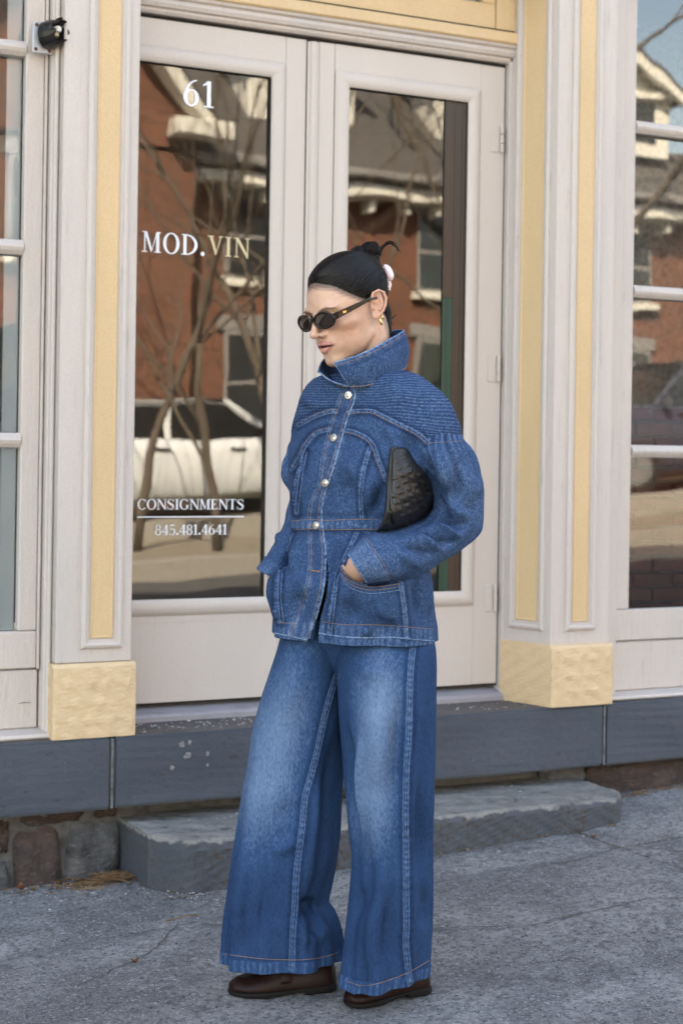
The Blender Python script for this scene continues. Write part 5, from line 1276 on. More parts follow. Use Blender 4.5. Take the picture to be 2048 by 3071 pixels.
for j in range(NC-1):
    for i in (0, n_-1): a = j*n_+i; rim.append([a, a+n_, N0+a+n_, N0+a])
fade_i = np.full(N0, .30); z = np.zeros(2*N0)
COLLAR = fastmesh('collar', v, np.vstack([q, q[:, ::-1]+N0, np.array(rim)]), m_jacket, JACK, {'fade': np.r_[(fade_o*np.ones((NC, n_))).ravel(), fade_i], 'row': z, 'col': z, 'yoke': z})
edge = [G_[-1, i]-nn[-1, i]*.002 for i in range(0, n_, 3)]
obj('collar_edge', *tube(edge, .0022, 6), m_edge, JACK, smooth=True)
obj('collar_edge', *tube([G_[j, 0]-nn[j, 0]*.002 for j in range(0, NC, 2)], .0021, 6), m_edge, JACK, smooth=True)
obj('collar_edge', *tube([G_[j, -1]-nn[j, -1]*.002 for j in range(0, NC, 2)], .0021, 6), m_edge, JACK, smooth=True)
st = [G_[int(NC*.90), i]+nn[int(NC*.90), i]*.0006 for i in range(2, n_-2, 3)]; obj('stitching', *tube(st, .0007, 5), m_tan, JACK, smooth=True)
st = [G_[2, i]+nn[2, i]*.0010 for i in range(0, n_, 3)]; obj('stitching', *tube(st, .0013, 5), m_tan, JACK, smooth=True)

# ---- jacket stitching, edge, buttons
bvK = seam_bvh([JACK, SLN])
for k_, pts in SEAMS.items():
    for off, m, r in ((-5, m_thread, .0008), (5, m_tan if 'yoke' in k_ or 'arc' in k_ else m_thread, .0008)):
        stitch(bvK, pts, 'stitching', m, JACK, r, off)
stitch(bvK, PE, 'front_edge', m_edge, JACK, .0020, -1, .0004); stitch(bvK, PE, 'stitching', m_tan, JACK, .0007, 9)
stitch(bvK, PS, 'stitching', m_tan, JACK, .0008); stitch(bvK, PS, 'stitching', m_thread, JACK, .0006, 8)
for pts in (WT, WB): stitch(bvK, pts, 'stitching', m_tan, JACK, .0009)
for pts in (HT, HT2): stitch(bvK, pts, 'stitching', m_tan, JACK, .0008)
for o_ in (5, 14, 24): stitch(bvK, [(PT[i][0], PT[i][1]+o_) for i in range(0, len(PT), 4)], 'stitching', m_tan if o_ < 20 else m_thread, JACK, .0008)
stitch(bvK, [(1022, 1696), (1036, 1726), (1062, 1745), (1100, 1757)], 'pocket_edge', m_edge, JACK, .0016)
stitch(bvK, [(1283, 1329), (1320, 1326), (1352, 1325), (1386, 1321)], 'stitching', m_tan, JACK, .0009)
stitch(bvK, [(1090, 1617), (1110, 1645), (1140, 1690), (1168, 1741)], 'stitching', m_thread, JACK, .0010); stitch(bvK, [(1097, 1614), (1118, 1643), (1147, 1687), (1175, 1741)], 'stitching', m_tan, JACK, .0007)
stitch(bvK, [(1043, 1660), (1062, 1692), (1085, 1725), (1099, 1747)], 'cuff_edge', m_edge, JACK, .0016)
stitch(bvK, [(823, 1899), (870, 1908), (918, 1919)], 'hem_edge', m_edge, JACK, .0017); stitch(bvK, [(957, 1899), (1010, 1908), (1080, 1913), (1180, 1912), (1240, 1918), (1301, 1923)], 'hem_edge', m_edge, JACK, .0017)
stitch(bvK, [(979, 1672), (986, 1725), (981, 1785), (962, 1850), (957, 1899)], 'front_edge', m_edge, JACK, .0014, 2)
m_steel = mat('silver button', (.62, .60, .57), .28, [(200, (.45, .43, .41), .45, .65, I3, 2)], metal=.9)
m_orange = mat('orange thread', (.34, .16, .05), .8)
for (bx_, by_) in ((1046, 1185), (1002, 1313), (977, 1449), (949, 1576)):
    h = drop(bvK, bx_, by_); c = np.array(h[0]); nv_ = -np.array(h[1])*(1 if h[1].dot(h[0]-CAMV) > 0 else -1); nv_ = nv_/np.linalg.norm(nv_)
    a1 = np.cross(nv_, UPV); a1 /= np.linalg.norm(a1); a2 = np.cross(nv_, a1); rr = .0098; prof = [(0, 1.0), (.0025, 1.0), (.0042, .86), (.0036, .70), (.0048, .45), (.0052, 0.02)]
    v = []
    for d_, k in prof:
        for i in range(24): a = 6.283*i/24; v.append(c+nv_*d_+rr*k*(math.cos(a)*a1+math.sin(a)*a2))
    obj('button', v, grid_faces(24, len(prof)), m_steel, JACK, smooth=True)
    stitch(bvK, [(bx_-17, by_-1), (bx_-11, by_-1), (bx_-5, by_-1)], 'buttonhole', m_orange, JACK, .0016)
stitch(bvK, [(931, 1711), (945, 1713), (959, 1714)], 'buttonhole', m_orange, JACK, .0014)
# ------------------------------------------------------------------ implicit surfaces for body, head, hair, shoes
def smin(a, b, k):
    h = np.clip(.5+.5*(b-a)/k, 0, 1); return b*(1-h)+a*h-k*h*(1-h)
def smax(a, b, k): return -smin(-a, -b, k)
def ell(p, c, r):
    q = (p-np.array(c))/np.array(r); k0 = np.sqrt((q*q).sum(-1))+1e-9; k1 = np.sqrt(((q/np.array(r))**2).sum(-1))+1e-9; return k0*(k0-1)/k1
def cap(p, a, b, ra, rb):
    a, b = np.array(a, float), np.array(b, float); d = b-a; t = np.clip(((p-a)@d)/(d@d+1e-12), 0, 1); return np.sqrt(((p-a-t[..., None]*d)**2).sum(-1))-(ra+(rb-ra)*t)
def snets(fn, lo, hi, h):
    lo, hi = np.array(lo, float), np.array(hi, float); n = np.ceil((hi-lo)/h).astype(int)+1
    X = np.stack(np.meshgrid(*[lo[i]+h*np.arange(n[i]) for i in range(3)], indexing='ij'), -1)
    F = np.zeros(n)
    for i in range(0, n[0], 16): F[i:i+16] = fn(X[i:i+16])
    S_ = F < 0; mn = None
    cn = [S_[a:n[0]-1+a, b:n[1]-1+b, c:n[2]-1+c] for a in (0, 1) for b in (0, 1) for c in (0, 1)]
    cnt = sum(c.astype(np.int8) for c in cn); act = (cnt > 0) & (cnt < 8); ids = -np.ones(act.shape, np.int64); I = np.argwhere(act); ids[act] = np.arange(len(I))
    acc = np.zeros((len(I), 3)); num = np.zeros(len(I)); i0, i1, i2 = I.T
    offs = [(a, b, c) for a in (0, 1) for b in (0, 1) for c in (0, 1)]
    for a in offs:
        for ax in range(3):
            if a[ax]: continue
            b = list(a); b[ax] = 1
            fa = F[i0+a[0], i1+a[1], i2+a[2]]; fb = F[i0+b[0], i1+b[1], i2+b[2]]; m = (fa < 0) != (fb < 0)
            t = np.zeros(len(I)); t[m] = fa[m]/(fa[m]-fb[m]); pt = np.tile(np.array(a, float), (len(I), 1)); pt[:, ax] += t
            acc[m] += pt[m]; num[m] += 1
    V = lo+h*(I+acc/num[:, None]); Q = []
    for ax in range(3):
        o1, o2 = [(1, 2), (2, 0), (0, 1)][ax]
        sl0 = [slice(None)]*3; sl1 = [slice(None)]*3; sl0[ax] = slice(0, n[ax]-1); sl1[ax] = slice(1, n[ax])
        ch = S_[tuple(sl0)] != S_[tuple(sl1)]; E_ = np.argwhere(ch); E_ = E_[(E_[:, o1] > 0) & (E_[:, o2] > 0) & (E_[:, o1] < n[o1]-1) & (E_[:, o2] < n[o2]-1)]
        def g(d1, d2): q = E_.copy(); q[:, o1] += d1; q[:, o2] += d2; return ids[q[:, 0], q[:, 1], q[:, 2]]
        qd = np.stack([g(-1, -1), g(0, -1), g(0, 0), g(-1, 0)], 1); fl = S_[E_[:, 0], E_[:, 1], E_[:, 2]]; qd[~fl] = qd[~fl][:, ::-1]; Q.append(qd)
    return V, np.vstack(Q)
def relax(V, Q, it=2, lam=.5):
    e = np.vstack([Q[:, [0, 1]], Q[:, [1, 2]], Q[:, [2, 3]], Q[:, [3, 0]]]); e = np.vstack([e, e[:, ::-1]])
    deg = np.bincount(e[:, 0], minlength=len(V))[:, None]
    for _ in range(it):
        s = np.stack([np.bincount(e[:, 0], V[e[:, 1], k], len(V)) for k in range(3)], 1); V = V+lam*(s/np.maximum(deg, 1)-V)
    return V

# ---- head frame: turned 50 degrees to the street side, looking down
HA, HP, HR_ = R(51), R(20), R(3)
Fh = -math.sin(HA)*math.cos(HP)*RGT-math.cos(HA)*math.cos(HP)*FWD-math.sin(HP)*UPV
Uh = -math.sin(HA)*math.sin(HP)*RGT-math.cos(HA)*math.sin(HP)*FWD+math.cos(HP)*UPV
Lh = np.cross(Uh, Fh); Lh /= np.linalg.norm(Lh)
if Lh@RGT < 0: Lh = -Lh
Lh, Uh = Lh*math.cos(HR_)+Uh*math.sin(HR_), Uh*math.cos(HR_)-Lh*math.sin(HR_)
HC = P(1053, 935, -.05); HS_ = np.array([1.13, 1.15, 1.05])*.01
def hw(q): q = np.asarray(q, float)*HS_; return HC+q[..., 0:1]*Lh+q[..., 1:2]*Fh+q[..., 2:3]*Uh
def mx_(p): q = p.copy(); q[..., 0] = np.abs(q[..., 0]); return q
def skull(p):
    d = ell(p, (0, -.8, 5.0), (6.8, 8.6, 7.9)); d = smin(d, ell(p, (0, 2.4, 1.0), (6.5, 6.6, 8.6)), 2.0); return d
def neckd(p): return smin(cap(p, (0, -3.6, -2), (0, -1.6, -11), 4.6, 4.3), cap(p, (0, -1.6, -11), (0, -.4, -18), 4.3, 5.4), 2)
def headf(p):
    m = mx_(p); d = skull(p)
    d = smin(d, ell(m, (2.0, 3.9, -4.4), (3.5, 4.2, 4.8)), 2.2)                # cheeks and jaw
    d = smin(d, cap(m, (4.4, .6, -5.2), (1.1, 7.2, -8.6), 1.15, 1.15), 1.5)      # jaw line
    d = smin(d, ell(p, (0, 7.4, -8.5), (1.9, 1.6, 1.5)), 1.6)                  # chin
    d = smin(d, ell(m, (4.5, 5.2, -.9), (2.0, 2.4, 1.5)), 1.3)                 # cheekbone
    d = smin(d, ell(m, (2.6, 7.4, 3.0), (2.6, 1.2, .9)), 1.2)                  # brow
    d = smax(d, -ell(m, (3.1, 9.1, 1.2), (1.7, 1.4, 1.1)), .9)                 # eye socket
    d = smin(d, ell(m, (3.1, 7.2, 1.3), (1.25, 1.2, 1.15)), .3)
    d = smin(d, ell(p, (0, 7.6, -5.0), (2.9, 1.9, 2.6)), 1.4)                  # mouth mound
    nose = cap(p, (0, 8.2, 2.6), (0, 10.75, -1.6), .60, .70); nose = smin(nose, ell(p, (0, 10.8, -1.85), (.92, .88, .78)), .5)
    nose = smin(nose, ell(m, (1.05, 9.35, -2.25), (.72, .9, .62)), .5); nose = smax(nose, -ell(m, (.6, 9.95, -2.95), (.34, .5, .38)), .2)
    d = smin(d, nose, .75)
    d = smin(d, cap(m, (.42, 9.55, -4.30), (2.1, 8.72, -4.72), .52, .22), .30)  # upper lip
    d = smin(d, cap(m, (.3, 9.35, -5.80), (1.9, 8.65, -5.05), .66, .24), .30)     # lower lip
    d = smax(d, -ell(p, (0, 9.6, -4.98), (1.7, 1.0, .26)), .12)                # parted lips
    d = smax(d, -ell(p, (0, 9.7, -3.5), (.28, .5, .8)), .4)                     # philtrum
    d = smin(d, neckd(p), 1.0)
    # ears
    q = m-np.array([7.45, -.9, .5]); c_, s_n = math.cos(-.22), math.sin(-.22)
    e = np.stack([q[..., 0]-.28*np.abs(q[..., 1]*0)-(-q[..., 1]*.38), q[..., 1]*c_-q[..., 2]*s_n, q[..., 1]*s_n+q[..., 2]*c_], -1)
    def chain(pts, r, k=.12):
        o = None
        for a, b in zip(pts[:-1], pts[1:]):
            c = cap(e, a, b, r, r); o = c if o is None else smin(o, c, k)
        return o
    near = (np.abs(q) < 5).all(-1); ear = np.full(p.shape[:-1], 9.0)
    if near.any():
        e = e[near]
        o = ell(e, (-.05, -.1, .3), (.30, 1.45, 2.75)); o = smin(o, ell(e, (.12, .3, -2.35), (.36, .80, .90)), .3)
        o = smin(o, chain([(.25, .95, .5), (.50, 1.25, 1.5), (.60, .95, 2.6), (.62, -.1, 3.05), (.62, -1.1, 2.5), (.60, -1.55, 1.2), (.52, -1.45, -.3), (.40, -1.0, -1.5), (.25, -.3, -2.4)], .27), .10)
        o = smin(o, chain([(.28, .15, 2.1), (.42, -.55, 1.2), (.50, -.80, 0), (.42, -.35, -1.25)], .25), .10)
        o = smin(o, cap(e, (.30, 1.1, -.3), (.42, .95, -.9), .36, .30), .2)
        o = smax(o, -ell(e, (.45, .35, -.25), (.42, .62, .95)), .12)
        ear[near] = o
    return smin(d, ear, .35)
HV, HQ = snets(headf, (-9.2, -11, -15), (9.4, 12.2, 14), .15); HV = relax(HV, HQ, 2, .4)
# skin tones: blush, lips, brows, hair stubble at the hairline
x_, y_, z_ = HV.T; ax_ = np.abs(x_)
YLZ = ([-14, -8, -5, -3, -1, 1, 2, 3.5, 5, 6.6, 8.0, 9.2, 10.5, 16], [-4.2, -4.2, -4.2, -3.9, -2.8, -1.6, .9, 3.1, 4.7, 6.2, 7.3, 7.9, 9.5, 14])
def hairline(x, y, z):
    return np.interp(z, *YLZ)-y+.16*np.sin(z*9+x*3)+.10*np.sin(z*23)-.35*np.exp(-((np.abs(x)-4.4)/1.2)**2)*(z > 5)
hl = hairline(x_, y_, z_)
skin = np.tile(np.array([.56, .345, .250]), (len(HV), 1))
def blend(mask, col): 
    global skin
    skin = skin*(1-mask[:, None])+np.array(col)*mask[:, None]
blend(.62*np.exp(-(((ax_-4.8)/2.2)**2+((y_-5.0)/3.4)**2+((z_+2.0)/1.9)**2)), (.46, .20, .12))
blend(.35*np.exp(-((x_/1.1)**2+((y_-10.4)/1.2)**2+((z_+1.8)/.9)**2)), (.55, .25, .18))
blend(.45*sst(6.6, 8.0, ax_)*(z_ > -4), (.56, .25, .18))
lip = sst(.82, .55, np.minimum(cap(mx_(HV), (.45, 9.55, -4.40), (2.0, 8.75, -4.75), .0, .0), cap(mx_(HV), (.3, 9.35, -5.80), (1.9, 8.65, -5.05), .0, .0)))*(y_ > 7.5)
blend(.85*lip, (.44, .17, .15)); blend(sst(.35, .1, np.abs(ell(HV, (0, 9.0, -4.98), (1.75, .95, .12))))*(y_ < 9.3)*(y_ > 7.8)*(np.abs(z_+4.98) < .22), (.05, .018, .015))
bd, bt, bs = polydist(ax_, z_, [(1.1, 2.35), (2.5, 2.95), (3.9, 3.10), (5.0, 2.8)]); brow = sst(.52, .16, bd*np.interp(bt, [0, .6, 1], [.95, 1.0, 2.2]))*(y_ > 4)
blend(.80*brow, (.045, .026, .02)); blend(.8*sst(-1.5, .25, hl)*(z_ > 1.5)*(y_ < 9)*(ax_ < 6.95), (.05, .032, .028)); blend(.6*sst(-.9, .3, hl)*(z_ <= 1.5)*(ax_ < 6.6), (.05, .032, .028))
mats = bpy.data.materials.new('skin'); mats.use_nodes = True; nt = mats.node_tree; pb = nt.nodes['Principled BSDF']
at = nt.nodes.new('ShaderNodeAttribute'); at.attribute_name = 'tone'
tcn = nt.nodes.new('ShaderNodeNewGeometry'); nzn = nt.nodes.new('ShaderNodeTexNoise'); nzn.inputs['Scale'].default_value = 75; nzn.inputs['Detail'].default_value = 6; nt.links.new(tcn.outputs['Position'], nzn.inputs['Vector'])
mr = nt.nodes.new('ShaderNodeMapRange'); mr.inputs[3].default_value = .80; mr.inputs[4].default_value = 1.20; nt.links.new(nzn.outputs['Fac'], mr.inputs[0])
mm = nt.nodes.new('ShaderNodeMix'); mm.data_type = 'RGBA'; mm.blend_type = 'MULTIPLY'; mm.inputs[0].default_value = 1; nt.links.new(at.outputs['Color'], mm.inputs[6]); nt.links.new(mr.outputs[0], mm.inputs[7])
nt.links.new(mm.outputs[2], pb.inputs['Base Color']); pb.inputs['Roughness'].default_value = .46; pb.inputs['Specular IOR Level'].default_value = .45
pb.inputs['Subsurface Weight'].default_value = .12; pb.inputs['Subsurface Radius'].default_value = (.012, .005, .003); pb.inputs['Subsurface Scale'].default_value = .5
# ---- limbs and trunk under the clothes, hands in the pockets
def seg(p, pts, rs, k=.03):
    d = None
    for a, b, ra, rb in zip(pts[:-1], pts[1:], rs[:-1], rs[1:]):
        e = cap(p, a, b, ra, rb); d = e if d is None else smin(d, e, k)
    return d
def pp(*a): return P(*a)
AL = [pp(1300, 1300, -.07), pp(1345, 1440, -.07), pp(1372, 1585, -.075), pp(1230, 1655, -.14), pp(1092, 1692, -.182)]
AR = [pp(958, 1275, .08), pp(925, 1400, .12), pp(918, 1530, .125), pp(880, 1635, .095), pp(836, 1692, .058)]
GR = [pp(985, 1860, .05), pp(890, 2120, .03), pp(860, 2420, .045), pp(850, 2650, .045), pp(872, 2900, .045)]
GL = [pp(1130, 1860, -.02), pp(1165, 2120, -.045), pp(1185, 2420, -.045), pp(1190, 2650, -.045), pp(1205, 2915, -.03)]
def bodyf(p):
    d = seg(p, [pp(1065, 1870, .03), pp(1062, 1600, .01), pp(1085, 1400, 0), pp(1100, 1240, .01), pp(1102, 1100, .01)], [.088, .078, .09, .082, .045], .05)
    d = smin(d, seg(p, [pp(965, 1265, .06), pp(1100, 1215, .0), pp(1290, 1285, -.07)], [.04, .065, .05]), .05)
    for a, r in ((AL, (.042, .038, .034, .030, .022)), (AR, (.036, .034, .031, .028, .022)), (GR, (.07, .062, .045, .034, .026)), (GL, (.07, .065, .05, .046, .034))): d = smin(d, seg(p, a, r), .03)
    return d
lo = np.minimum.reduce(AL+AR+GR+GL+[pp(1100, 1100, -.1)])-.1; hi = np.maximum.reduce(AL+AR+GR+GL+[pp(1100, 1085, .1)])+.1
BV, BQ = snets(bodyf, lo, hi, .011)
def handf(w, kn, down, thumb):
    w, kn, down, thumb = [np.array(a) for a in (w, kn, down, thumb)]; ax = kn-w; ln = np.linalg.norm(ax); lat = np.cross(ax/ln, FWD); lat /= np.linalg.norm(lat)
    def f(p):
        d = cap(p, w, w+.5*ax, .021, .022); d = smin(d, smin(cap(p, kn-lat*.02, kn-lat*.02+.1*ax, .012, .011), cap(p, kn+lat*.02, kn+lat*.02+.1*ax, .012, .011), .02), .02)
        d = smin(d, cap(p, w+.3*ax, kn, .022, .018), .02)
        for i, l in enumerate((.066, .080, .074, .055)):
            b = kn+lat*(-.03+.02*i); m_ = b+(down-kn)/np.linalg.norm(down-kn)*l*.55; e_ = m_+((down-kn)/np.linalg.norm(down-kn)+.35*FWD)*l*.45
            d = smin(d, smin(cap(p, b, m_, .0095, .0088), cap(p, m_, e_, .0088, .0075), .004), .006)
        t1 = w+.35*ax+lat*-.024; d = smin(d, smin(cap(p, t1, t1*.45+thumb*.55, .012, .0105), cap(p, t1*.45+thumb*.55, thumb, .0105, .009), .004), .01)
        return d
    pts = np.stack([w, kn, down, thumb]); return f, pts.min(0)-.06, pts.max(0)+.06
f1, l1, h1 = handf(pp(1092, 1692, -.176), pp(1068, 1724, -.140), pp(1068, 1800, -.105), pp(1052, 1770, -.11)); H1V, H1Q = snets(f1, l1, h1, .0035)
f2, l2, h2 = handf(pp(836, 1692, .058), pp(846, 1745, .03), pp(872, 1830, .0), pp(862, 1800, -.0)); H2V, H2Q = snets(f2, l2, h2, .0035)
WV = hw(HV); n1, n2, n3 = len(WV), len(BV), len(H1V)
hand_t = np.array([.56, .33, .235])
BODY = fastmesh('body', np.vstack([WV, BV, relax(H1V, H1Q, 1), relax(H2V, H2Q, 1)]), np.vstack([HQ, BQ+n1, H1Q+n1+n2, H2Q+n1+n2+n3]), mats, PERSON,
                {'tone': np.vstack([skin, np.tile(hand_t, (n2+n3+len(H2V), 1))])})
bmh = bmesh.new(); bmh.from_mesh(BODY.data); bmesh.ops.recalc_face_normals(bmh, faces=bmh.faces); bmh.to_mesh(BODY.data); bmh.free()

# ---- hair: slicked back into a claw-clipped twist
def hairmat():
    m = bpy.data.materials.new('black brown hair'); m.use_nodes = True; nt = m.node_tree; N = nt.nodes; L = nt.links; p = N['Principled BSDF']
    a = N.new('ShaderNodeAttribute'); a.attribute_name = 'strand'
    n = N.new('ShaderNodeTexNoise'); n.inputs['Scale'].default_value = 1; n.inputs['Detail'].default_value = 4; L.new(a.outputs['Vector'], n.inputs['Vector'])
    r = N.new('ShaderNodeValToRGB'); r.color_ramp.elements[0].position = .35; r.color_ramp.elements[0].color = (.0022, .0018, .0018, 1); r.color_ramp.elements[1].position = .75; r.color_ramp.elements[1].color = (.012, .009, .0085, 1)
    L.new(n.outputs['Fac'], r.inputs[0]); L.new(r.outputs[0], p.inputs['Base Color']); p.inputs['Roughness'].default_value = .5; p.inputs['Specular IOR Level'].default_value = .10
    b = N.new('ShaderNodeBump'); b.inputs['Strength'].default_value = .7; b.inputs['Distance'].default_value = .002; L.new(n.outputs['Fac'], b.inputs['Height']); L.new(b.outputs[0], p.inputs['Normal']); return m
m_hair = hairmat()
def hairf(p):
    base = smin(skull(p), neckd(p)+.02, 1.2); th = .70*sst(-.2, 3.4, hairline(p[..., 0], p[..., 1], p[..., 2]))-.13
    d = base-th
    d = np.where((p[..., 2] < -9.5), d+.5*(-9.5-p[..., 2]), d)
    m = mx_(p); hole = ell(m, (7.4, -.2, -.3), (1.6, 2.2, 3.0)); d = smax(d, -hole, .3)
    # twist and bun
    b = ell(p, (0, -8.0, 8.6), (2.5, 2.4, 3.2)); b = smin(b, ell(p, (.5, -9.0, 11.5), (2.4, 2.0, 2.1)), .5); b = smin(b, ell(p, (.2, -5.6, 12.2), (2.0, 1.6, 1.2)), .5); b = smin(b, ell(p, (0, -8.4, 5.2), (2.2, 1.7, 3.6)), 1.0)
    b = b+.10*np.sin(p[..., 1]*3+p[..., 2]*2.2)
    return smin(d, b, .6)
QV, QQ = snets(hairf, (-9, -13.5, -13.5), (9, 11, 16), .2); QV = relax(QV, QQ, 2, .5)
# strand coordinate: runs from the hairline back to the twist
tgt = np.array([0, -10.5, 8.0]); rel = QV-tgt; ang = np.arctan2(rel[:, 0], rel[:, 2]+rel[:, 1]*.25); rad_ = np.linalg.norm(rel, axis=1)
QA = np.stack([ang*26, rad_*.22, QV[:, 0]*0], 1)
HAIR = fastmesh('hair', hw(QV), QQ, m_hair, PERSON, {'strand': QA}); bmh = bmesh.new(); bmh.from_mesh(HAIR.data); bmesh.ops.recalc_face_normals(bmh, faces=bmh.faces); bmh.to_mesh(HAIR.data); bmh.free()
bvH = seam_bvh([HAIR])[0]; mbw = MB(); mbl = MB(); rs_ = random.Random(4)
m_strand = mat('hair strand', (.005, .004, .004), .42, spec=.25)
for k in range(620):                              # fine combed strands lying on the cap
    z0 = rs_.uniform(1.5, 11.8); sx_ = 1 if rs_.random() < .75 else -1; a0 = rs_.uniform(0, 7.2)
    st = np.array([sx_*a0, np.interp(z0, *YLZ)+rs_.uniform(-.5, .35), z0]); en = np.array([sx_*rs_.uniform(0, 1.6), -9.3, 8.6+rs_.uniform(-3, 2.2)]); run = []
    for t in np.linspace(0, 1, 14):
        q = st*(1-t)+en*t; q = q+np.array([sx_*2.2*math.sin(math.pi*t), 0, 1.5*math.sin(math.pi*t)]); h = bvH.find_nearest(Vector(hw(q)))
        if h[0] is None: continue
        run.append(np.array(h[0])+np.array(h[1])*.0003)
    if len(run) > 5: (mbw if k % 3 else mbl).add(*tube(run, list(np.interp(np.linspace(0, 1, len(run)), [0, .12, .9, 1], [.0002, .0007, .0007, .0004])), 3, False))
for k in range(20):                               # loose ends springing from the clip
    j = rs_.uniform(-1, 1); b_ = rs_.random()
    a = [(1134+8*j, 762+6*j), (1146+4*j, 738+6*b_), (1168+3*j, 721+11*b_), (1189-5*b_+2*j, 729+13*b_), (1205-12*b_-3*j, 758-8*b_)]
    a = a[:5 if k % 3 else 4]; c = curve(a, 20); run = [P(q[0], q[1], .06+.006*j) for q in c]; mbw.add(*tube(run, list(np.linspace(.0009, .0002, len(run))), 4, False))
for (a, n) in (([(1095, 752), (1085, 742), (1070, 741), (1058, 748), (1050, 758)], 10), ([(1130, 750), (1122, 732), (1108, 727), (1098, 735)], 10), ([(1165, 955), (1176, 950), (1186, 940)], 2), ([(1160, 975), (1172, 968), (1180, 972)], 2)):
    for k in range(n):
        j = rs_.uniform(-1, 1); run = [P(q[0]+3*j, q[1]+3*j+rs_.uniform(-.5, .5), .045+.01*j) for q in curve(a, 16)]; mbw.add(*tube(run, list(np.linspace(.0013, .0005, len(run))), 4, False))
for k in range(46):                               # flyaways standing off the cap
    q0 = np.array([rs_.uniform(-4, 6), rs_.uniform(-9, 5), rs_.uniform(6, 12)]); h = bvH.find_nearest(Vector(hw(q0))); b0 = np.array(h[0]); nr = np.array(h[1])
    if nr@(b0-HC) < 0: nr = -nr
    dr_ = hw((0, -10, 9))-b0; dr_ = dr_/np.linalg.norm(dr_)+np.array([rs_.gauss(0, .25) for _ in range(3)]); l_ = rs_.uniform(.02, .05); u_ = rs_.uniform(.002, .006)
    run = [b0+dr_*l_*t+nr*u_*math.sin(math.pi*min(1, t*.8)) for t in np.linspace(0, 1, 8)]; mbw.add(*tube(run, .00022, 3, False))
mbw.build('hair_strands', m_strand, PERSON, smooth=True, kind='stuff'); mbl.build('hair_strands', mat('paler brown strand', (.016, .012, .011), .4, spec=.3), PERSON, smooth=True, kind='stuff')  # every third combed strand is a slightly paler brown

# ---- sunglasses
m_frame = mat('dark tortoise acetate', (.008, .005, .004), .22, [(160, (.06, .025, .012), .55, .7, I3, 2)], spec=.4, coat=.0)
m_lens = mat('brown lens', (.022, .012, .008), .04, spec=.6, coat=.6)
m_gold = mat('polished gold', (.80, .56, .27), .18, metal=1)
def lensc(s, a, rx=2.72, rz=1.70, dy=0):
    w = R(11); cx_ = s*3.25; lx = rx*math.cos(a); lz = rz*math.sin(a); return np.array([cx_+lx*math.cos(w), 9.75-s*0-abs(0)+(-s*lx*math.sin(w))+dy-.05*(lx*lx)*.25, .85+lz])
SG = obj('sunglasses', *tube([hw(lensc(1, math.pi*(.5+.5*t) if False else a)) for t, a in ((0, 2.75), (1, 2.5))]+[hw((0.7, 9.95, 1.35)), hw((0, 10.0, 1.42)), hw((-.7, 9.95, 1.35)), hw(lensc(-1, math.pi-2.5)), hw(lensc(-1, math.pi-2.75))], .0029, 8), m_frame, PERSON, smooth=True)
for s in (1, -1):
    ang_ = np.linspace(0, 2*math.pi, 41); pts = [hw(lensc(s, a)) for a in ang_]; obj('rim', *tube(pts, .0031, 8, False), m_frame, SG, smooth=True)
    c = hw(lensc(s, 0, 0, 0)+np.array([0, .05, 0])); ring = [hw(lensc(s, a, 2.62, 1.6)) for a in ang_[:-1]]; ring2 = [hw(lensc(s, a, 1.4, .85)+np.array([0, .12, 0])) for a in ang_[:-1]]
    obj('lens', ring+ring2+[c+Fh*.0016], grid_faces(40, 2)+[[40+i, 40+(i+1) % 40, 80] for i in range(40)], m_lens, SG, smooth=True)
    # temple arm, deep at the hinge and thin over the ear
    path = [(s*5.85, 9.05, 1.15), (s*6.45, 8.5, 1.3), (s*6.95, 6.5, 1.55), (s*7.45, 3.5, 1.9), (s*7.75, .9, 2.25), (s*7.7, -1.2, 1.9)]; hh = [.72, .70, .62, .48, .32, .22]; v = []
    for (q, h_) in zip(path, hh):
        for dx, dz in ((-.16, -h_), (.16, -h_), (.2, 0), (.16, h_), (-.16, h_), (-.2, 0)): v.append(hw(np.array(q)+np.array([dx, 0, dz])))
    obj('temple', v, grid_faces(6, len(path))+[[0, 1, 2, 3, 4, 5][::-1], list(range(30, 36))], m_frame, SG)
    q = np.array([s*6.98, 7.2, 1.5]); v = [hw(q+np.array(o_)) for o_ in ((s*.13, -.42, -.24), (s*.05, .42, -.24), (s*.05, .42, .24), (s*.13, -.42, .24))]; v2 = [p_+s*Lh*.0012 for p_ in v]
    obj('plaque', v+v2, [[4, 5, 6, 7], [0, 1, 5, 4], [1, 2, 6, 5], [2, 3, 7, 6], [3, 0, 4, 7]], m_gold, SG)
# ---- earrings
for (q, r_, w_) in (((7.55, -.3, -2.55), .62, .0032), ((7.6, -1.05, -2.0), .42, .0022)):
    pts = [hw(np.array(q)+np.array([.28+.25*math.cos(a), .08*math.cos(a), -r_+r_*math.sin(a)])) for a in np.linspace(0, 6.283, 25)]
    obj('earring', *tube(pts, [w_*(.55+.45*abs(math.sin(a/2-.8))) for a in np.linspace(0, 6.283, 25)], 8, False), m_gold, PERSON, smooth=True)
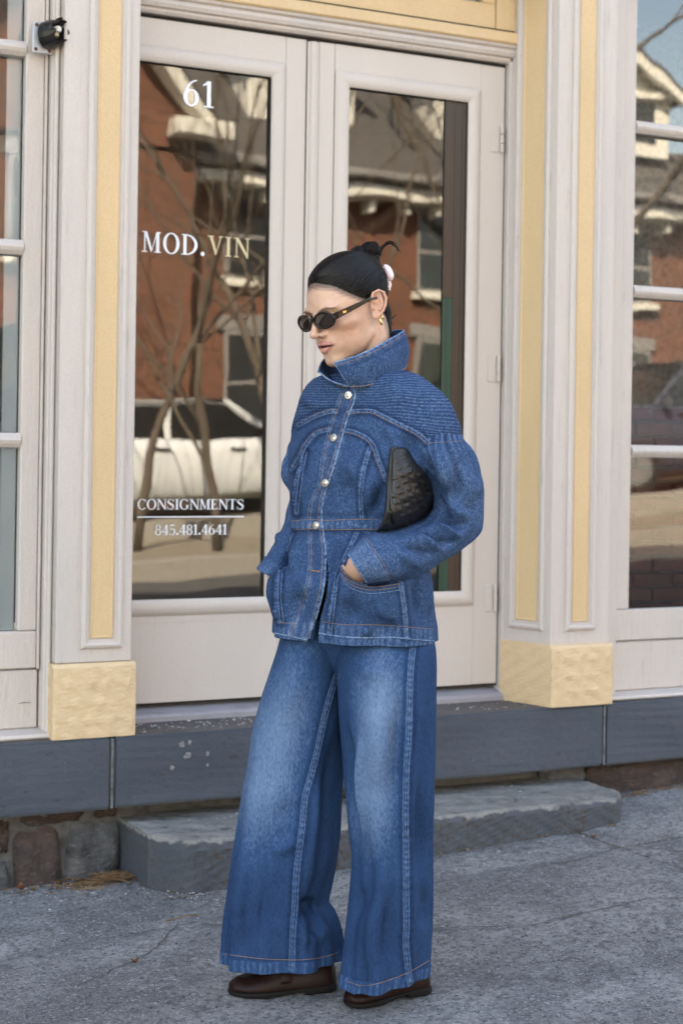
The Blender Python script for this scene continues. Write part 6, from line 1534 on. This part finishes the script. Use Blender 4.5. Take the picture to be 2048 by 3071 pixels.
# ---- claw clip
m_clip = mat('pearl pink clip', (.76, .60, .62), .22, [(60, (.62, .52, .55), .45, .7, I3, 3)], spec=.6, coat=.6)
def cp(px_, py_, dd): return P(px_, py_, dd)
ctr = [(1150, 793), (1158, 792), (1168, 797), (1176, 808), (1181, 822), (1180, 834), (1174, 841), (1165, 839), (1158, 828), (1152, 812)]
c = np.array(curve(ctr+[ctr[0]], 40))[:-1]; mean = c.mean(0); v = []
for k, (sc_, dd) in enumerate(((1, -.040), (1, -.046), (.75, -.052), (.4, -.055), (.02, -.056))):
    for q in c: w = mean+(q-mean)*sc_; v.append(P(w[0], w[1], dd))
CLIP = obj('hair_clip', v, grid_faces(len(c), 5), m_clip, PERSON, smooth=True)
for a in ([(1160, 836), (1163, 850), (1168, 862), (1170, 870)], [(1156, 828), (1150, 836), (1147, 842)], [(1162, 846), (1155, 852), (1152, 857)], [(1167, 858), (1160, 863), (1157, 868)], [(1168, 842), (1171, 856), (1166, 869)], [(1150, 800), (1146, 808), (1145, 815)], [(1153, 814), (1147, 822), (1146, 828)]):
    cc_ = curve(a, 10); obj('claw', *tube([P(q[0], q[1], -.048) for q in cc_], list(np.linspace(.0032, .0018, len(cc_))), 6), m_clip, CLIP, smooth=True)

# ---- loafers
m_shoe = mat('dark brown leather', (.016, .0055, .0048), .42, [(25, (.009, .0038, .0034), .4, .7, I3, 3)], [(220, .25, .001, I3, 3)], spec=.16)
m_sole = mat('black sole', (.006, .005, .005), .7, spec=.2)
def gray(px_, py_):
    d = P(px_, py_, 0)-np.array([0, 0, CAMH]); t = (CAMH+.124)/(.048*d[0]-d[2]); q = d*t; return np.array([q[0], q[1], CAMH+q[2]])
def shoe(heel, toe, side):
    a, b = gray(*heel), gray(*toe); L_ = np.linalg.norm(b-a); X_ = (b-a)/L_; Y_ = np.cross(UPV, X_); Y_ /= np.linalg.norm(Y_); Z_ = np.cross(X_, Y_)
    def cx_(x): return .010*side*np.sin(np.clip(x/L_, 0, 1)*3.1)
    def hwid(x): return np.interp(x/L_, [0, .06, .25, .45, .68, .85, .95, 1.0], [.018, .029, .033, .036, .046, .042, .028, .010])
    def f(p):
        x, y, z = p[..., 0], p[..., 1]-cx_(p[..., 0]), p[..., 2]; w = hwid(x)
        top = np.interp(x/L_, [0, .1, .3, .48, .62, .78, .92, 1.0], [.068, .074, .072, .075, .062, .046, .038, .026]); zc = .018
        q = np.sqrt((y/np.maximum(w, .006))**2+(np.maximum(z-zc, 0)/(top-zc))**2.0); d = (q-1)*np.minimum(w, top-zc)*.8
        d = smax(d, zc-.006-z, .004); d = smax(d, -x, .01); d = smax(d, x-L_, .01)
        # apron seam of the moccasin toe
        u = (x/L_-.66)/.24; r_ = np.sqrt(u*u+(y/(.030))**2); ridge = np.exp(-((r_-1)/.12)**2)*(u > -.6)*(z > .02); puck = .5+.5*np.sin(np.arctan2(y/.03, u)*34)
        d = d-.0022*ridge-.0014*puck*np.exp(-((r_-1.22)/.16)**2)*(u > -.2)*(z > .02)
        strap = np.exp(-((x/L_-.47)/.05)**4)*(z > .035); d = d-.0022*strap
        return d
    def fs(p):
        x, y, z = p[..., 0], p[..., 1]-cx_(p[..., 0]), p[..., 2]; w = hwid(x)+.003; d = (np.abs(y)-w)*.8; d = smax(d, z-np.interp(x/L_, [0, .3, .36, 1], [.018, .018, .016, .014]), .003)
        lowz = np.interp(x/L_, [0, .29, .32, .45, .6, 1], [0, 0, .009, .006, .001, .003]); d = smax(d, lowz-z, .003); d = smax(d, -x-.002, .008); return smax(d, x-L_-.002, .01)
    for nm, fn, m in (('shoe', f, m_shoe), ('sole', fs, m_sole)):
        v, q = snets(fn, (-.012, -.07, -.006), (L_+.014, .07, .09), .0026); v = relax(v, q, 2); w = a+v[:, 0:1]*X_+v[:, 1:2]*Y_+v[:, 2:3]*Z_+UPV*.001
        if nm == 'shoe': root = fastmesh('shoe', w, q, m, PERSON)
        else: fastmesh('sole', w, q, m, root)
    o = root
shoe((1008, 2966), (684, 2984), 1); shoe((1284, 2974), (1036, 3024), -1)

# ---- woven clutch held under her arm
m_bag = mat('black leather', (.010, .0085, .008), .40, [(60, (.018, .016, .015), .4, .7, I3, 3)], [(160, .3, .0015, I3, 4)], spec=.5)
BAGB = P(1200, 1590, -.14)
BAG = empty('clutch_bag', tuple(BAGB), 'black woven leather clutch bag tucked under the woman\'s arm', 'bag')
BK = [(1176, 1339, 1210, 1341, -.175, .010, .02, .0, .85), (1168, 1343, 1220, 1346, -.175, .022, .04, .005, .85), (1164, 1362, 1238, 1366, -.17, .032, .06, .02, .85), (1160, 1410, 1270, 1410, -.172, .040, .07, .022, .9), (1157, 1450, 1292, 1450, -.158, .046, .08, .045, .9), (1156, 1490, 1300, 1490, -.15, .05, .08, .06, .9),
      (1154, 1530, 1294, 1526, -.14, .050, .08, .08, .9), (1146, 1560, 1268, 1556, -.14, .046, .07, .07, .9), (1136, 1582, 1228, 1580, -.145, .036, .05, .05, .9), (1126, 1592, 1196, 1592, -.15, .014, .02, .02, .9)]
V, phi, vv = loft(BK, 120, 90); nb = gnormals(V)
xb_, yb_ = toPX(V.reshape(-1, 3)); d, t, s = polydist(xb_, yb_, smoothpts([(1172, 1350), (1168, 1420), (1172, 1500), (1178, 1570)])); V = (V.reshape(-1, 3)-nb.reshape(-1, 3)*(.006*np.exp(-(d/7)**2))[:, None])
BODYB = fastmesh('bag_body', V, quadgrid(120, 90)[:, ::-1], m_bag, BAG)
bvB = seam_bvh([BODYB]); S0 = 25.0; ca, sa = math.cos(R(-24)), math.sin(R(-24)); nb_ = 0
for i in range(-9, 10):
    for j in range(-9, 10):
        off = (i+j) % 2; n4 = 5; lx, ly = (.54, .40) if off else (.40, .54); pts = []; ok = True
        for b_ in range(n4):
            for a_ in range(n4):
                u, w = (a_/(n4-1)-.5)*2, (b_/(n4-1)-.5)*2; gx_, gy_ = (i+u*lx)*S0, (j+w*ly)*S0*.92; X_, Y_ = 1225+gx_*ca-gy_*sa, 1465+gx_*sa+gy_*ca
                h = drop(bvB, X_, Y_)
                if h is None or h[0].y > 90: ok = False; break
                nrm = np.array(h[1]); nrm = nrm if nrm@(np.array(h[0])-np.array(CAMV)) < 0 else -nrm
                e_ = (1-u**8)*(1-w**8); along = (1-abs(u)**2) if off else (1-abs(w)**2)
                pts.append(np.array(h[0])+nrm*(-.001+.0034*e_*(.5+.5*along)))
            if not ok: break
        if not ok: continue
        o = obj('leather_strip', pts, grid_faces(n4, n4, False), m_bag, BAG, smooth=True); nb_ += 1
pts = []
for q in smoothpts([(1190, 1342), (1176, 1352), (1171, 1420), (1173, 1500), (1180, 1568)]):
    h = drop(bvB, q[0], q[1])
    if h: pts.append(np.array(h[0]))
if len(pts) > 3: obj('edge_piping', *tube(pts, .0035, 6), m_bag, BAG, smooth=True)
